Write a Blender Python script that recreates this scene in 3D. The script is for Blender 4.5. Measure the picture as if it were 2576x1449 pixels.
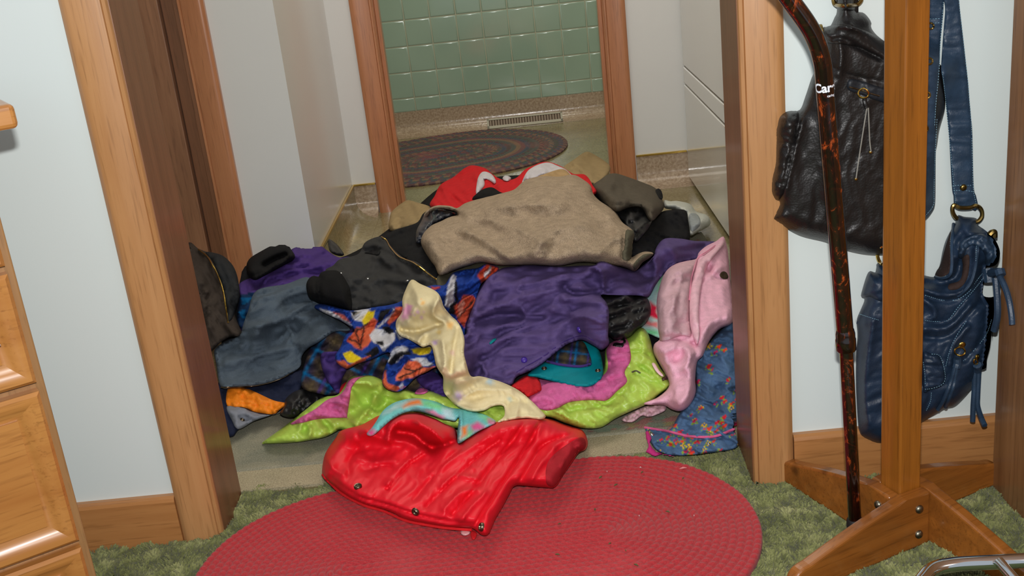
import bpy, math, random
import numpy as np
from mathutils import Vector, Matrix
from mathutils.geometry import delaunay_2d_cdt
random.seed(7); RS = np.random.RandomState(11)
for o in list(bpy.data.objects): bpy.data.objects.remove(o)
SC = bpy.context.scene; COL = SC.collection

# ---------------------------------------------------------------- camera
H = 0.89
PP = np.array([1288., 724.5]); VZ = np.array([2160., 8600.]); VY = np.array([1260., -260.])
FPX = math.sqrt(-(VZ-PP) @ (VY-PP))
nrm = lambda v: v/np.linalg.norm(v)
c_dn = nrm(np.array([*(VZ-PP), FPX])); c_fw = nrm(np.array([*(VY-PP), FPX])); c_rt = np.cross(c_dn, c_fw)
c_fw = np.cross(c_rt, c_dn)
RW = np.array([c_rt, c_fw, -c_dn])            # image axes (right, down, forward) -> world
cam = bpy.data.cameras.new('camera'); camo = bpy.data.objects.new('camera', cam); COL.objects.link(camo)
M3 = np.column_stack([RW[:, 0], -RW[:, 1], -RW[:, 2]])
camo.matrix_world = Matrix.Translation((0, 0, H)) @ Matrix(M3.tolist()).to_4x4()
cam.sensor_fit = 'HORIZONTAL'; cam.sensor_width = 36; cam.lens = 36*FPX/2576; cam.clip_start = .02
SC.camera = camo
# ---------------------------------------------------------------- view, world, lights
SC.view_settings.view_transform = 'Standard'; SC.view_settings.look = 'None'
SC.view_settings.exposure = 0.0; SC.view_settings.gamma = 1; SC.view_settings.use_curve_mapping = False
wd = bpy.data.worlds.new('room_light'); SC.world = wd; wd.use_nodes = True
wd.node_tree.nodes['Background'].inputs[0].default_value = (.86, .93, 1, 1)
wd.node_tree.nodes['Background'].inputs[1].default_value = .5
def area(name, loc, rot, size, power, col, sy=None):
    l = bpy.data.lights.new(name, 'AREA'); l.energy = power; l.color = col; l.size = size
    if sy: l.shape = 'RECTANGLE'; l.size_y = sy
    o = bpy.data.objects.new(name, l); COL.objects.link(o); o.location = loc; o.rotation_euler = rot; return o
upv = -RW[:, 1]
fl_o = area('camera_flash', (0, 0, 0), (0, 0, 0), .035, 20, (1, .98, .96), .02)
fl_o.matrix_world = Matrix.Translation(tuple(np.array([0, 0, H]) + upv*.11)) @ Matrix(M3.tolist()).to_4x4()
area('hall_ceiling_light', (-.15, 2.45, 2.34), (0, 0, 0), 1.0, 17, (1, .93, .84))
area('bathroom_ceiling_light', (0, 4.0, 2.34), (0, 0, 0), .5, 9.5, (1, .95, .82))

# ---------------------------------------------------------------- helpers
def lin(c):
    c = np.array(c, float)/255.
    return tuple(np.where(c <= .04045, c/12.92, ((c+.055)/1.055)**2.4)) + (1.,)
def mk(name, verts, faces, mats=None, parent=None, smooth=False):
    me = bpy.data.meshes.new(name); me.from_pydata([tuple(v) for v in verts], [], [tuple(f) for f in faces])
    me.validate(); me.update()
    for m in (mats if isinstance(mats, (list, tuple)) else [mats]):
        if m: me.materials.append(m)
    if smooth: me.polygons.foreach_set('use_smooth', [True]*len(me.polygons))
    o = bpy.data.objects.new(name, me); COL.objects.link(o)
    if parent: o.parent = parent
    return o
def tag(o, label=None, cat=None, group=None, kind=None):
    if label: o['label'] = label
    if cat: o['category'] = cat
    if group: o['group'] = group
    if kind: o['kind'] = kind
    return o
def struct(o): o['kind'] = 'structure'; return o
class MB:
    def __init__(s): s.v = []; s.f = []
    def add(s, v, f):
        n = len(s.v); s.v += [tuple(map(float, p)) for p in v]; s.f += [tuple(i+n for i in q) for q in f]; return s
    def box(s, x0, x1, y0, y1, z0, z1):
        v = [(x, y, z) for z in (z0, z1) for y in (y0, y1) for x in (x0, x1)]
        return s.add(v, [(0, 2, 3, 1), (4, 5, 7, 6), (0, 1, 5, 4), (2, 6, 7, 3), (0, 4, 6, 2), (1, 3, 7, 5)])
    def prism(s, poly, a0, a1, fn):            # poly 2-D, swept from a0 to a1, fn(p,q,a)->xyz
        n = len(poly)
        v = [fn(p, q, a0) for p, q in poly] + [fn(p, q, a1) for p, q in poly]
        f = [(i, (i+1) % n, (i+1) % n+n, i+n) for i in range(n)] + [tuple(range(n))[::-1], tuple(range(n, 2*n))]
        return s.add(v, f)
    def tube(s, pts, r, n=12, closed=False, flat=1.0, up=None):
        pts = [Vector(p) for p in pts]; N = len(pts); rs = r if hasattr(r, '__len__') else [r]*N
        prev = None; base = len(s.v); V = []
        for i, p in enumerate(pts):
            if closed: t = pts[(i+1) % N]-pts[i-1]
            else: t = pts[min(i+1, N-1)]-pts[max(i-1, 0)]
            if t.length < 1e-9: t = Vector((0, 0, 1))
            t.normalize()
            if up is not None: a = Vector(up)
            elif prev is None: a = Vector((0, 0, 1)) if abs(t.z) < .9 else Vector((1, 0, 0))
            else: a = prev
            a = (a - t*a.dot(t)).normalized(); b = t.cross(a); prev = a
            for k in range(n):
                w = 2*math.pi*k/n
                V.append(p + a*math.cos(w)*rs[i]*flat + b*math.sin(w)*rs[i])
        F = []
        for i in range(N if closed else N-1):
            j = (i+1) % N
            for k in range(n): F.append((i*n+k, i*n+(k+1) % n, j*n+(k+1) % n, j*n+k))
        if not closed: F += [tuple(range(n))[::-1], tuple((N-1)*n+k for k in range(n))]
        return s.add(V, F)
    def lathe(s, c, ax, prof, n=20):           # prof [(r,h)]
        ax = Vector(ax).normalized(); a = ax.orthogonal().normalized(); b = ax.cross(a); c = Vector(c); V = []
        for r, h in prof:
            for k in range(n):
                w = 2*math.pi*k/n; V.append(c + ax*h + (a*math.cos(w)+b*math.sin(w))*max(r, 1e-5))
        F = [(i*n+k, i*n+(k+1) % n, (i+1)*n+(k+1) % n, (i+1)*n+k) for i in range(len(prof)-1) for k in range(n)]
        F += [tuple(range(n))[::-1], tuple((len(prof)-1)*n+k for k in range(n))]
        return s.add(V, F)
    def build(s, name, mat, parent=None, smooth=False, bevel=0, seg=2):
        o = mk(name, s.v, s.f, mat, parent, smooth)
        if bevel:
            m = o.modifiers.new('bevel', 'BEVEL'); m.width = bevel; m.segments = seg; m.limit_method = 'ANGLE'
        if smooth and not bevel:
            try: o.data.set_sharp_from_angle(angle=math.radians(40))
            except Exception: pass
        return o
def empty(name, loc=(0, 0, 0), rz=0):
    o = bpy.data.objects.new(name, None); COL.objects.link(o); o.location = loc; o.rotation_euler = (0, 0, rz)
    o.empty_display_size = .05; return o

# pixel rays (photo frame 2576 x 1449) used to measure where things stand
def rays(px, py):
    q = np.stack([np.asarray(px, float)-PP[0], np.asarray(py, float)-PP[1], np.full(np.shape(px), FPX)], -1)
    return q @ RW.T
def at_z(px, py, z):
    r = rays(px, py); t = (np.asarray(z)-H)/r[..., 2]; p = r*t[..., None]; p[..., 2] += H; return p
def at_y(px, py, y):
    r = rays(px, py); t = np.asarray(y)/r[..., 1]; p = r*t[..., None]; p[..., 2] += H; return p
P1z = lambda x, y, z: at_z(np.array([x]), np.array([y]), np.array([z]))[0]
P1y = lambda x, y, Y: at_y(np.array([x]), np.array([y]), np.array([Y]))[0]

# ---------------------------------------------------------------- materials
class NT:
    def __init__(s, name):
        s.m = bpy.data.materials.new(name); s.m.use_nodes = True; s.t = s.m.node_tree; s.b = s.t.nodes['Principled BSDF']
    def n(s, typ, **k):
        x = s.t.nodes.new(typ)
        for a, v in k.items():
            if a.startswith('_'): setattr(x, a[1:], v)
            else:
                key = a.replace('__', ' ')
                x.inputs[key].default_value = v
        return x
    def l(s, a, b): s.t.links.new(a, b)
    def coord(s, scale=(1, 1, 1), rot=(0, 0, 0), src='Object'):
        c = s.n('ShaderNodeTexCoord'); m = s.n('ShaderNodeMapping'); m.inputs['Scale'].default_value = scale
        m.inputs['Rotation'].default_value = rot; s.l(c.outputs[src], m.inputs[0]); return m.outputs[0]
    def noise(s, vec, sc, det=3, rough=.5, dist=0):
        x = s.n('ShaderNodeTexNoise', Scale=sc, Detail=det, Roughness=rough, Distortion=dist); s.l(vec, x.inputs['Vector']); return x.outputs['Fac']
    def ramp(s, fac, stops):
        r = s.n('ShaderNodeValToRGB'); e = r.color_ramp.elements
        while len(e) < len(stops): e.new(.5)
        for q, (p, c) in zip(e, stops): q.position = p; q.color = c
        s.l(fac, r.inputs[0]); return r.outputs[0]
    def mix(s, fac, a, b, blend='MIX'):
        x = s.n('ShaderNodeMix', _data_type='RGBA', _blend_type=blend)
        for i, v in ((0, fac), (6, a), (7, b)):
            if hasattr(v, 'links'): s.l(v, x.inputs[i])
            else: x.inputs[i].default_value = v
        return x.outputs[2]
    def bump(s, h, strength, dist=.002, prev=None):
        x = s.n('ShaderNodeBump', Strength=strength, Distance=dist); s.l(h, x.inputs['Height'])
        if prev: s.l(prev, x.inputs['Normal'])
        return x.outputs[0]
    def fin(s, color=None, rough=.5, normal=None, spec=.5, metal=0, coat=0, sheen=0):
        b = s.b
        if color is not None:
            if hasattr(color, 'links'): s.l(color, b.inputs['Base Color'])
            else: b.inputs['Base Color'].default_value = color
        if hasattr(rough, 'links'): s.l(rough, b.inputs['Roughness'])
        else: b.inputs['Roughness'].default_value = rough
        b.inputs['Specular IOR Level'].default_value = spec; b.inputs['Metallic'].default_value = metal
        b.inputs['Coat Weight'].default_value = coat; b.inputs['Coat Roughness'].default_value = .12
        b.inputs['Sheen Weight'].default_value = sheen; b.inputs['Sheen Roughness'].default_value = .5
        if normal is not None: s.l(normal, b.inputs['Normal'])
        return s.m
def sc(c, k): return tuple(min(1, v*k) for v in c[:3]) + (1.,)
def wood(name, base, dark, axis=2, rough=.38, coat=.25, fine=60, knots=False, contrast=1):
    t = NT(name); s = [fine, fine, fine]; s[axis] = fine*.035
    g = t.noise(t.coord(tuple(s)), 1.0, 5, .62, .6)
    s2 = [9, 9, 9]; s2[axis] = 1.2
    w = t.noise(t.coord(tuple(s2)), 1.0, 3, .5, 1.2)
    s3 = [260, 260, 260]; s3[axis] = 14
    f = t.noise(t.coord(tuple(s3)), 1.0, 2, .6)
    B = lin(base); D = lin(dark)
    c = t.ramp(g, [(.5-.2/contrast, D), (.5+.18/contrast, B)])
    c = t.mix(.45, c, t.ramp(w, [(.3, D), (.62, B)]))
    c = t.mix(t.ramp(f, [(.28, (.5, .5, .5, 1)), (.46, (0, 0, 0, 1))]), c, sc(D, .62))
    if knots:
        v = t.n('ShaderNodeTexVoronoi', Scale=1.0, Randomness=1.0); s4 = [13, 13, 13]; s4[axis] = 4.5
        t.l(t.coord(tuple(s4)), v.inputs['Vector'])
        c = t.mix(t.ramp(v.outputs['Distance'], [(.05, (.8, .8, .8, 1)), (.16, (0, 0, 0, 1))]), c, sc(D, .45))
    return t.fin(c, rough, t.bump(f, .12, .0006), .5, 0, coat)
def plain(name, col, rough=.5, metal=0, spec=.5, coat=0, bump=None):
    t = NT(name); nb = None
    if bump: nb = t.bump(t.noise(t.coord(), bump[0], 3), bump[1], bump[2])
    return t.fin(lin(col), rough, nb, spec, metal, coat)
def cloth(name, col=None, rough=.9, weave=900, fuzz=.0, bs=.25, bd=.0015, sheen=0, var=.12, spec=.15, crease=0, crs=30, coat=0):
    """fabric; col None -> the colour painted on the cloth itself (prints, plaids)"""
    t = NT(name); co = t.coord()
    n1 = t.noise(co, 55, 4, .6); n2 = t.noise(co, weave, 2, .7)
    if col is None:
        a = t.n('ShaderNodeVertexColor'); a.layer_name = 'Col'; base = a.outputs['Color']
    else:
        r = t.n('ShaderNodeRGB'); r.outputs[0].default_value = lin(col); base = r.outputs[0]
    c = t.mix(1, base, t.ramp(n1, [(.3, (1-var,)*3+(1,)), (.7, (1+var*.5,)*3+(1,))]), 'MULTIPLY')
    c = t.mix(1, c, t.ramp(n2, [(.3, (1-var,)*3+(1,)), (.7, (1+var,)*3+(1,))]), 'MULTIPLY')
    nb = t.bump(n2, bs, bd)
    if fuzz: nb = t.bump(t.noise(co, 260, 3, .7), fuzz, .004, nb)
    if crease: nb = t.bump(t.noise(co, crs, 4, .6, .8), crease*.8, .004, nb)
    return t.fin(c, rough, nb, spec, 0, coat, sheen)
def leather(name, col, rough=.33, cell=190, bs=.5, nb_=.3):
    t = NT(name); co = t.coord()
    v = t.n('ShaderNodeTexVoronoi', Scale=cell); t.l(co, v.inputs['Vector'])
    n1 = t.noise(co, 40, 4, .6)
    c = t.mix(t.ramp(n1, [(.35, (0, 0, 0, 1)), (.7, (1, 1, 1, 1))]), lin(col), sc(lin(col), 1.5))
    nb = t.bump(v.outputs['Distance'], bs*.6, .0008); nb = t.bump(t.noise(co, 60, 4, .6, .5), nb_, .0025, nb)
    return t.fin(c, rough, nb, .45)

M = {}
def paint(name, col, rough=.45):
    t = NT(name); co = t.coord()
    n1 = t.noise(co, 2.0, 2); n2 = t.noise(co, 380, 2)
    c = t.mix(t.ramp(n1, [(.3, (0, 0, 0, 1)), (.7, (1, 1, 1, 1))]), lin(col), sc(lin(col), .95))
    return t.fin(c, rough, t.bump(n2, .08, .0006), .5)
M['wall'] = paint('white_wall_paint', (222, 232, 230), .5)
M['wall2'] = paint('hall_wall_paint', (226, 226, 222), .22)
M['ceil'] = paint('ceiling_paint', (230, 228, 220), .8)
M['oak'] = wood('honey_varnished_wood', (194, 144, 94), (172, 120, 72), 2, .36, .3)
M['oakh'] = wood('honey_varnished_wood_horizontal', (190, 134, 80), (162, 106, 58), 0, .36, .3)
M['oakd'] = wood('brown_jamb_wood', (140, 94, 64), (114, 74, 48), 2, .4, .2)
M['oakr'] = wood('reddish_casing_wood', (196, 134, 92), (168, 108, 70), 2, .34, .35)
M['doorw'] = wood('brown_door_wood', (158, 112, 80), (122, 82, 56), 2, .45, .1)
M['pine'] = wood('amber_varnished_pine', (170, 104, 34), (122, 72, 22), 2, .28, .5, 42, True)
M['pineh'] = wood('amber_varnished_pine_foot', (168, 102, 40), (116, 66, 24), 0, .28, .5, 42, True)
M['maple'] = wood('golden_cabinet_wood', (192, 134, 70), (160, 98, 44), 0, .34, .35, 40, False, .8)
M['maplef'] = wood('cabinet_frame_wood', (170, 128, 82), (136, 98, 60), 2, .42, .2)
M['walnut'] = wood('brown_laminate_side', (166, 120, 78), (120, 82, 50), 2, .35, .2, 50)
M['brass'] = plain('polished_brass', (215, 180, 90), .22, 1)
M['abrass'] = plain('antique_brass', (150, 125, 72), .32, 1)
M['goldtrim'] = plain('gold_metal_strip', (214, 180, 92), .25, 1)
M['steel'] = plain('chromed_steel', (225, 228, 232), .07, 1)
M['bolt'] = plain('dull_steel_bolt', (140, 135, 118), .35, 1)
M['snap'] = plain('dark_metal_snap', (112, 100, 84), .35, 1)
M['rubber'] = plain('black_rubber', (22, 22, 24), .6)
M['appl'] = plain('glossy_white_enamel', (222, 222, 214), .05, 0, .6, .3)
M['gasket'] = plain('grey_seam_line', (120, 112, 98), .5)
M['black'] = plain('dark_void', (14, 13, 12), .8)
M['white'] = plain('white_print', (225, 230, 240), .5)

def vinyl():
    t = NT('speckled_sheet_vinyl'); co = t.coord()
    a = t.noise(co, 12, 4, .6, .8); b = t.noise(co, 150, 2, .5)
    c = t.ramp(a, [(.3, lin((118, 108, 70))), (.7, lin((150, 138, 100)))])
    c = t.mix(.35, c, t.ramp(b, [(.35, lin((98, 88, 56))), (.65, lin((168, 158, 124)))]))
    return t.fin(c, .22, t.bump(t.noise(co, 90, 2), .25, .0015), .5, 0, .2)
M['vinyl'] = vinyl()
def cove():
    t = NT('pinkish_speckled_cove_vinyl'); co = t.coord()
    b = t.noise(co, 120, 3, .6)
    c = t.ramp(b, [(.35, lin((150, 128, 104))), (.65, lin((186, 166, 142)))])
    return t.fin(c, .2, t.bump(t.noise(co, 110, 2), .3, .0015), .5, 0, .2)
M['cove'] = cove()
def tile():
    t = NT('green_ceramic_tile'); co = t.coord((1, 1, 1))
    n1 = t.noise(co, 3, 2)
    c = t.ramp(n1, [(.3, lin((150, 174, 154))), (.7, lin((160, 184, 164)))])
    return t.fin(c, .13, None, .9, 0, .8)
M['tile'] = tile(); M['grout'] = plain('pale_grout', (176, 176, 150), .35)
def flatcarpet():
    t = NT('beige_low_pile_carpet'); co = t.coord()
    a = t.noise(co, 9, 4, .6, .5); b = t.noise(co, 420, 2, .8)
    c = t.ramp(a, [(.3, lin((150, 140, 112))), (.7, lin((188, 172, 142)))])
    c = t.mix(.5, c, t.ramp(b, [(.3, lin((96, 92, 70))), (.7, lin((206, 196, 164)))]))
    return t.fin(c, .95, t.bump(b, .6, .003), .1)
M['flat'] = flatcarpet()
def matmat():
    t = NT('faded_floral_woven_mat'); co = t.coord()
    a = t.noise(co, 14, 4, .6, .5); b = t.noise(co, 500, 2, .8)
    c = t.ramp(a, [(.35, lin((112, 114, 98))), (.65, lin((148, 142, 118)))])
    va = t.n('ShaderNodeVertexColor'); va.layer_name = 'Col'
    c = t.mix(va.outputs['Alpha'], c, va.outputs['Color'])
    c = t.mix(.35, c, t.ramp(b, [(.3, lin((70, 70, 60))), (.7, lin((200, 196, 176)))]))
    return t.fin(c, .95, t.bump(b, .5, .003), .1)
M['mat'] = matmat()
def shag():
    t = NT('green_shag_yarn'); co = t.coord()
    a = t.noise(co, 22, 4, .65, .6); b = t.noise(co, 240, 2, .6)
    c = t.ramp(a, [(.3, lin((88, 94, 52))), (.52, lin((132, 136, 84))), (.75, lin((178, 176, 126)))])
    c = t.mix(.25, c, t.ramp(b, [(.3, lin((64, 72, 36))), (.7, lin((178, 178, 124)))]))
    return t.fin(c, .8, None, .2, 0, 0, .2)
M['shag'] = shag()
M['shagb'] = plain('green_carpet_backing', (70, 82, 42), .95)
def braid():
    t = NT('red_braided_yarn'); co = t.coord()
    a = t.noise(co, 420, 3, .8); w = t.noise(co, 6, 3, .6)
    va = t.n('ShaderNodeVertexColor'); va.layer_name = 'Col'
    c = t.mix(1, va.outputs['Color'], t.ramp(a, [(.3, (.72, .72, .72, 1)), (.7, (1.15, 1.15, 1.15, 1))]), 'MULTIPLY')
    c = t.mix(t.ramp(w, [(.55, (0, 0, 0, 1)), (.8, (.3, .3, .3, 1))]), c, lin((196, 92, 92)))
    return t.fin(c, .85, t.bump(a, .5, .002), .2, 0, 0, .15)
M['braid'] = braid()
def tortoise():
    t = NT('tortoiseshell_lacquer'); co = t.coord((1, 1, .6))
    a = t.noise(co, 60, 5, .7, 1.3); b = t.noise(co, 110, 3, .6, .8)
    c = t.ramp(a, [(.44, lin((18, 6, 4))), (.56, lin((44, 12, 6))), (.64, lin((150, 62, 22))), (.72, lin((196, 104, 50)))])
    c = t.mix(t.ramp(b, [(.5, (0, 0, 0, 1)), (.66, (.8, .8, .8, 1))]), c, lin((24, 8, 5)))
    return t.fin(c, .12, None, .6, 0, .8)
M['tort'] = tortoise()

# ================================================================= ROOM
YW, YJ = 1.52, 1.635              # front wall face / jamb back edge
XL, XR = -.531, .297              # opening
YH, XS, YB = 2.655, -.552, 3.371  # hall wall left, hall side wall, bathroom wall
XA = .493                         # appliance side
ZC = 2.4
struct(MB().box(-2.2, 1.6, -.8, YJ, -.06, -.012).build('floor', M['shagb']))
struct(MB().box(-2.2, 1.6, YJ, YB+.06, -.06, 0).build('floor.001', M['vinyl']))
struct(MB().box(-.9, 1.2, YB+.06, 4.56, -.06, 0).build('floor.002', M['vinyl']))
struct(MB().box(-2.2, XL-.012, YW, YJ-.0, -.012, ZC).build('wall_front_left', M['wall']))
struct(MB().box(XR+.012, 1.6, YW, YJ-.0, -.012, ZC).build('wall_front_right', M['wall']))
struct(MB().box(XL-.012, XR+.012, YW, YJ, 2.06, ZC).build('wall_front_top', M['wall']))
struct(MB().box(-2.2, -1.55, YH, YH+.12, 0, ZC).box(-.782, XS, YH, YH+.12, 0, ZC).box(-1.55, -.782, YH, YH+.12, 2.05, ZC).build('wall_hall_left', M['wall2']))
struct(MB().box(XS-.12, XS, YH+.12, YB+.12, 0, ZC).build('wall_hall_side', M['wall2']))
struct(MB().box(XS, -.43, YB, YB+.115, 0, ZC).build('wall_bathroom_left', M['wall2']))
struct(MB().box(.285, 1.25, YB, YB+.115, 0, ZC).build('wall_bathroom_right', M['wall2']))
struct(MB().box(-.43, .285, YB, YB+.115, 2.05, ZC).build('wall_bathroom_top', M['wall2']))
struct(MB().box(1.13, 1.25, YJ, YB, 0, ZC).build('wall_hall_right', M['wall2']))
struct(MB().box(-2.2, -2.1, YJ, YH, 0, ZC).build('wall_hall_end', M['wall2']))
struct(MB().box(-2.2, 1.25, YJ, YB+.115, ZC, ZC+.05).build('ceiling', M['ceil']))
struct(MB().box(-.9, 1.2, YB+.115, 4.7, ZC, ZC+.05).build('ceiling.001', M['ceil']))
struct(MB().box(-.9, -.8, YB+.115, 4.6, 0, ZC).box(1.1, 1.2, YB+.115, 4.6, 0, ZC).build('wall_bathroom_sides', M['ceil']))
# tiled back wall of the bathroom
YT = 4.57; TS = .1043
struct(MB().box(-.9, 1.2, YT+.0022, YT+.1, 0, ZC).build('wall_bathroom_back', M['grout']))
tb = MB(); x0 = .188-TS*10
for i in range(20):
    for j in range(16):
        a, b = x0+i*TS+.0012, x0+(i+1)*TS-.0012; c, d = max(.096, .151+(j-1)*TS+.0012), .151+j*TS-.0012
        R_ = .0042; v = []; f = []
        for (ins, yy) in ((0, R_*1.6), (0, R_), (R_*.13, R_*.5), (R_*.5, R_*.13), (R_*.85, R_*.012), (R_*1.15, 0), (R_*1.6, 0)):
            v += [(a+ins, YT+yy, c+ins), (b-ins, YT+yy, c+ins), (b-ins, YT+yy, d-ins), (a+ins, YT+yy, d-ins)]
        for L_ in range(6):
            for k in range(4): q = (k+1) % 4; f.append((L_*4+k, L_*4+q, L_*4+4+q, L_*4+4+k))
        f.append((24, 25, 26, 27)); tb.add(v, f)
tw = tb.build('wall_tiles', M['tile'], smooth=True); tw.name = 'wall_bathroom_tiles'; struct(tw)

def cove_run(name, x0, x1, y, z1=.092, r=.045, along='x', wallx=None):
    prof = [(0, z1), (-.004, z1)]
    for k in range(9):
        a = math.pi/2*k/8; prof.append((-.004-r*(1-math.cos(a)), .002+r-r*math.sin(a)))
    prof += [(-.004-r-.03, .0015), (-.004-r-.03, 0), (0, 0)]
    if along == 'x': fn = lambda p, q, a: (a, y+p, q)
    else: fn = lambda p, q, a: (wallx-p, a, q)
    return struct(MB().prism(prof, x0, x1, fn).build(name, M['cove'] if along == 'x' else M['vinyl'], smooth=True))
cove_run('baseboard_bathroom_left', XS+.001, -.479, YB); cove_run('baseboard_bathroom_right', .335, XA+.03, YB)
cove_run('baseboard_bathroom_back', -.8, 1.1, YT+.001, .096)
cove_run('baseboard_hall_side', YH+.002, YB-.002, 0, .092, .045, 'y', XS)
struct(MB().box(XS+.002, -.479, YB-.007, YB-.0005, .0905, .0965).build('trim_1', M['goldtrim'], bevel=.001))
struct(MB().box(.335, XA-.001, YB-.007, YB-.0005, .0905, .0965).build('trim_2', M['goldtrim'], bevel=.001))
struct(MB().box(XS+.0005, XS+.007, YH+.002, YB-.007, .0905, .0965).build('trim_3', M['goldtrim'], bevel=.001))
# casings: convex moulding with an inner bead
def casing_prof(w, t=.017):
    P = [(0, 0), (0, .010), (.001, .0115), (.006, .0115), (.0068, .010), (.0075, .0088), (.0082, .0105)]
    for k in range(1, 15):
        u = k/14; P.append((.0082+(w-.0082)*u, .0105+(t-.0105)*math.sin(min(1, u*1.25)*math.pi/2) - (.006*max(0, (u-.8)/.2)**2)))
    P.append((w, 0)); return P
def casing(name, x, sgn, y, w, z1, mat, yd=-1, z0=0):
    return struct(MB().prism(casing_prof(w), z0, z1, lambda p, q, a: (x+sgn*p, y+yd*q, a)).build(name, mat, smooth=True))
casing('trim_casing_left', XL-.001, -1, YW, .062, 2.09, M['oak'], -1, -.012)
casing('trim_casing_right', XR+.001, 1, YW, .060, 2.09, M['oak'], -1, -.012)
struct(MB().prism(casing_prof(.06), XL-.06, XR+.06, lambda p, q, a: (a, YW-q, 2.031+p)).build('trim_casing_head', M['oakh'], smooth=True))
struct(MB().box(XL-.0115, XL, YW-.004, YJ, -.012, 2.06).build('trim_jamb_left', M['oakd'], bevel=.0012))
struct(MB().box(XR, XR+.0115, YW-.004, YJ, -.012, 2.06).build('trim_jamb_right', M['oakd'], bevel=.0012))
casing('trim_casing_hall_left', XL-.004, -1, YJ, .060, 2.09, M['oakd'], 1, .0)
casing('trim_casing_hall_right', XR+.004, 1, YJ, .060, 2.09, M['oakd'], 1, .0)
# bathroom door frame
casing('trim_bathroom_casing_left', -.412, -1, YB, .065, 2.09, M['oakr'])
casing('trim_bathroom_casing_right', .268, 1, YB, .064, 2.09, M['oakr'])
struct(MB().box(-.43, -.410, YB-.004, YB+.12, 0, 2.06).box(-.41, -.398, YB+.035, YB+.075, 0, 2.04).build('trim_bathroom_jamb_left', M['oakr'], bevel=.0015))
struct(MB().box(.266, .285, YB-.004, YB+.12, 0, 2.06).box(.254, .266, YB+.035, YB+.075, 0, 2.04).build('trim_bathroom_jamb_right', M['oakr'], bevel=.0015))
# closed wooden door on the left of the hall
casing('trim_hall_casing', -.771, 1, YH, .062, 2.09, M['oakr'])
struct(MB().box(-.783, -.771, YH-.003, YH+.12, 0, 2.05).box(-.82, -.783, YH+.03, YH+.06, 0, 2.05).build('trim_hall_jamb', M['oakd'], bevel=.001))
d1 = struct(MB().box(-1.54, -.822, YH+.012, YH+.05, .004, 2.04).build('door_1', M['doorw'], bevel=.002))
struct(MB().box(-.77+.062, XS, YH-.014, YH, 0, .10).build('baseboard_hall_left', M['oakh'], bevel=.004))
# baseboards of the front room
bp = [(0, -.01), (-.014, -.01), (-.014, .062), (-.012, .067), (-.008, .070), (0, .070)]
zb = .076
bp = [(p, q if q < 0 else q+zb-.07) for p, q in bp]
struct(MB().prism(bp, -2.2, XL-.064, lambda p, q, a: (a, YW+p, q)).build('baseboard_front_left', M['oakh']))
struct(MB().prism(bp, XR+.0625, 1.6, lambda p, q, a: (a, YW+p, q)).build('baseboard_front_right', M['oakh']))

# floors: low pile carpet strip and floral mat
fc = MB().box(XL-.3, XR+.2, YJ+.001, 1.705, 0, .005); struct(fc.build('floor.003', M['flat']))
# mat with a painted rose border
mx0, mx1, my0, my1 = -.66, .44, 1.702, 2.80
nx, ny = 220, 220; gx = np.linspace(mx0, mx1, nx); gy = np.linspace(my0, my1, ny)
X, Y = np.meshgrid(gx, gy); Zm = .0075 + .0006*RS.rand(ny, nx)
Zm[0, :] = Zm[-1, :] = Zm[:, 0] = Zm[:, -1] = .001
mf = [(j*nx+i, j*nx+i+1, (j+1)*nx+i+1, (j+1)*nx+i) for j in range(ny-1) for i in range(nx-1)]
mo = mk('floral_mat', np.stack([X.ravel(), Y.ravel(), Zm.ravel()], -1), mf, M['mat'], None, True)
ca = mo.data.color_attributes.new('Col', 'FLOAT_COLOR', 'POINT'); cc = np.zeros((nx*ny, 4), np.float32)
U, Vv = X.ravel(), Y.ravel()
for k in range(210):
    if k < 90: u, v = -.02+random.random()*.46, my0+.012+random.random()*.035
    else: u, v = mx0+random.random()*(mx1-mx0), my0+random.random()*(my1-my0)
    if k >= 90 and not (u > .18 or v < 1.85): continue
    d = np.hypot((U-u)/1.5, V_ := Vv-v); col = random.choice([(168, 84, 84), (150, 70, 72), (104, 132, 108), (90, 120, 100), (150, 140, 70)])
    mk_ = d < random.uniform(.004, .009); cc[mk_, :3] = lin(col)[:3]; cc[mk_, 3] = .9
ca.data.foreach_set('color', cc.ravel())
tag(mo, 'faded grey-green floral woven mat lying under the heap of clothes', 'mat')

# ---------------------------------------------------------------- numpy noise
_perm = RS.permutation(4096)
def vnoise(x, y, seed=0):
    xi = np.floor(x).astype(int); yi = np.floor(y).astype(int); fx = x-xi; fy = y-yi
    fx = fx*fx*(3-2*fx); fy = fy*fy*(3-2*fy)
    h = lambda a, b: _perm[(_perm[(a+seed*57) & 4095] + b*7 + seed*131) & 4095]/4095.*2-1
    return (h(xi, yi)*(1-fx)+h(xi+1, yi)*fx)*(1-fy) + (h(xi, yi+1)*(1-fx)+h(xi+1, yi+1)*fx)*fy
def fbm(x, y, seed=0, o=3):
    s = 0; a = 1
    for k in range(o): s = s+a*vnoise(x*2**k+k*17.3, y*2**k+k*9.1, seed+k); a *= .5
    return s
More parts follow.
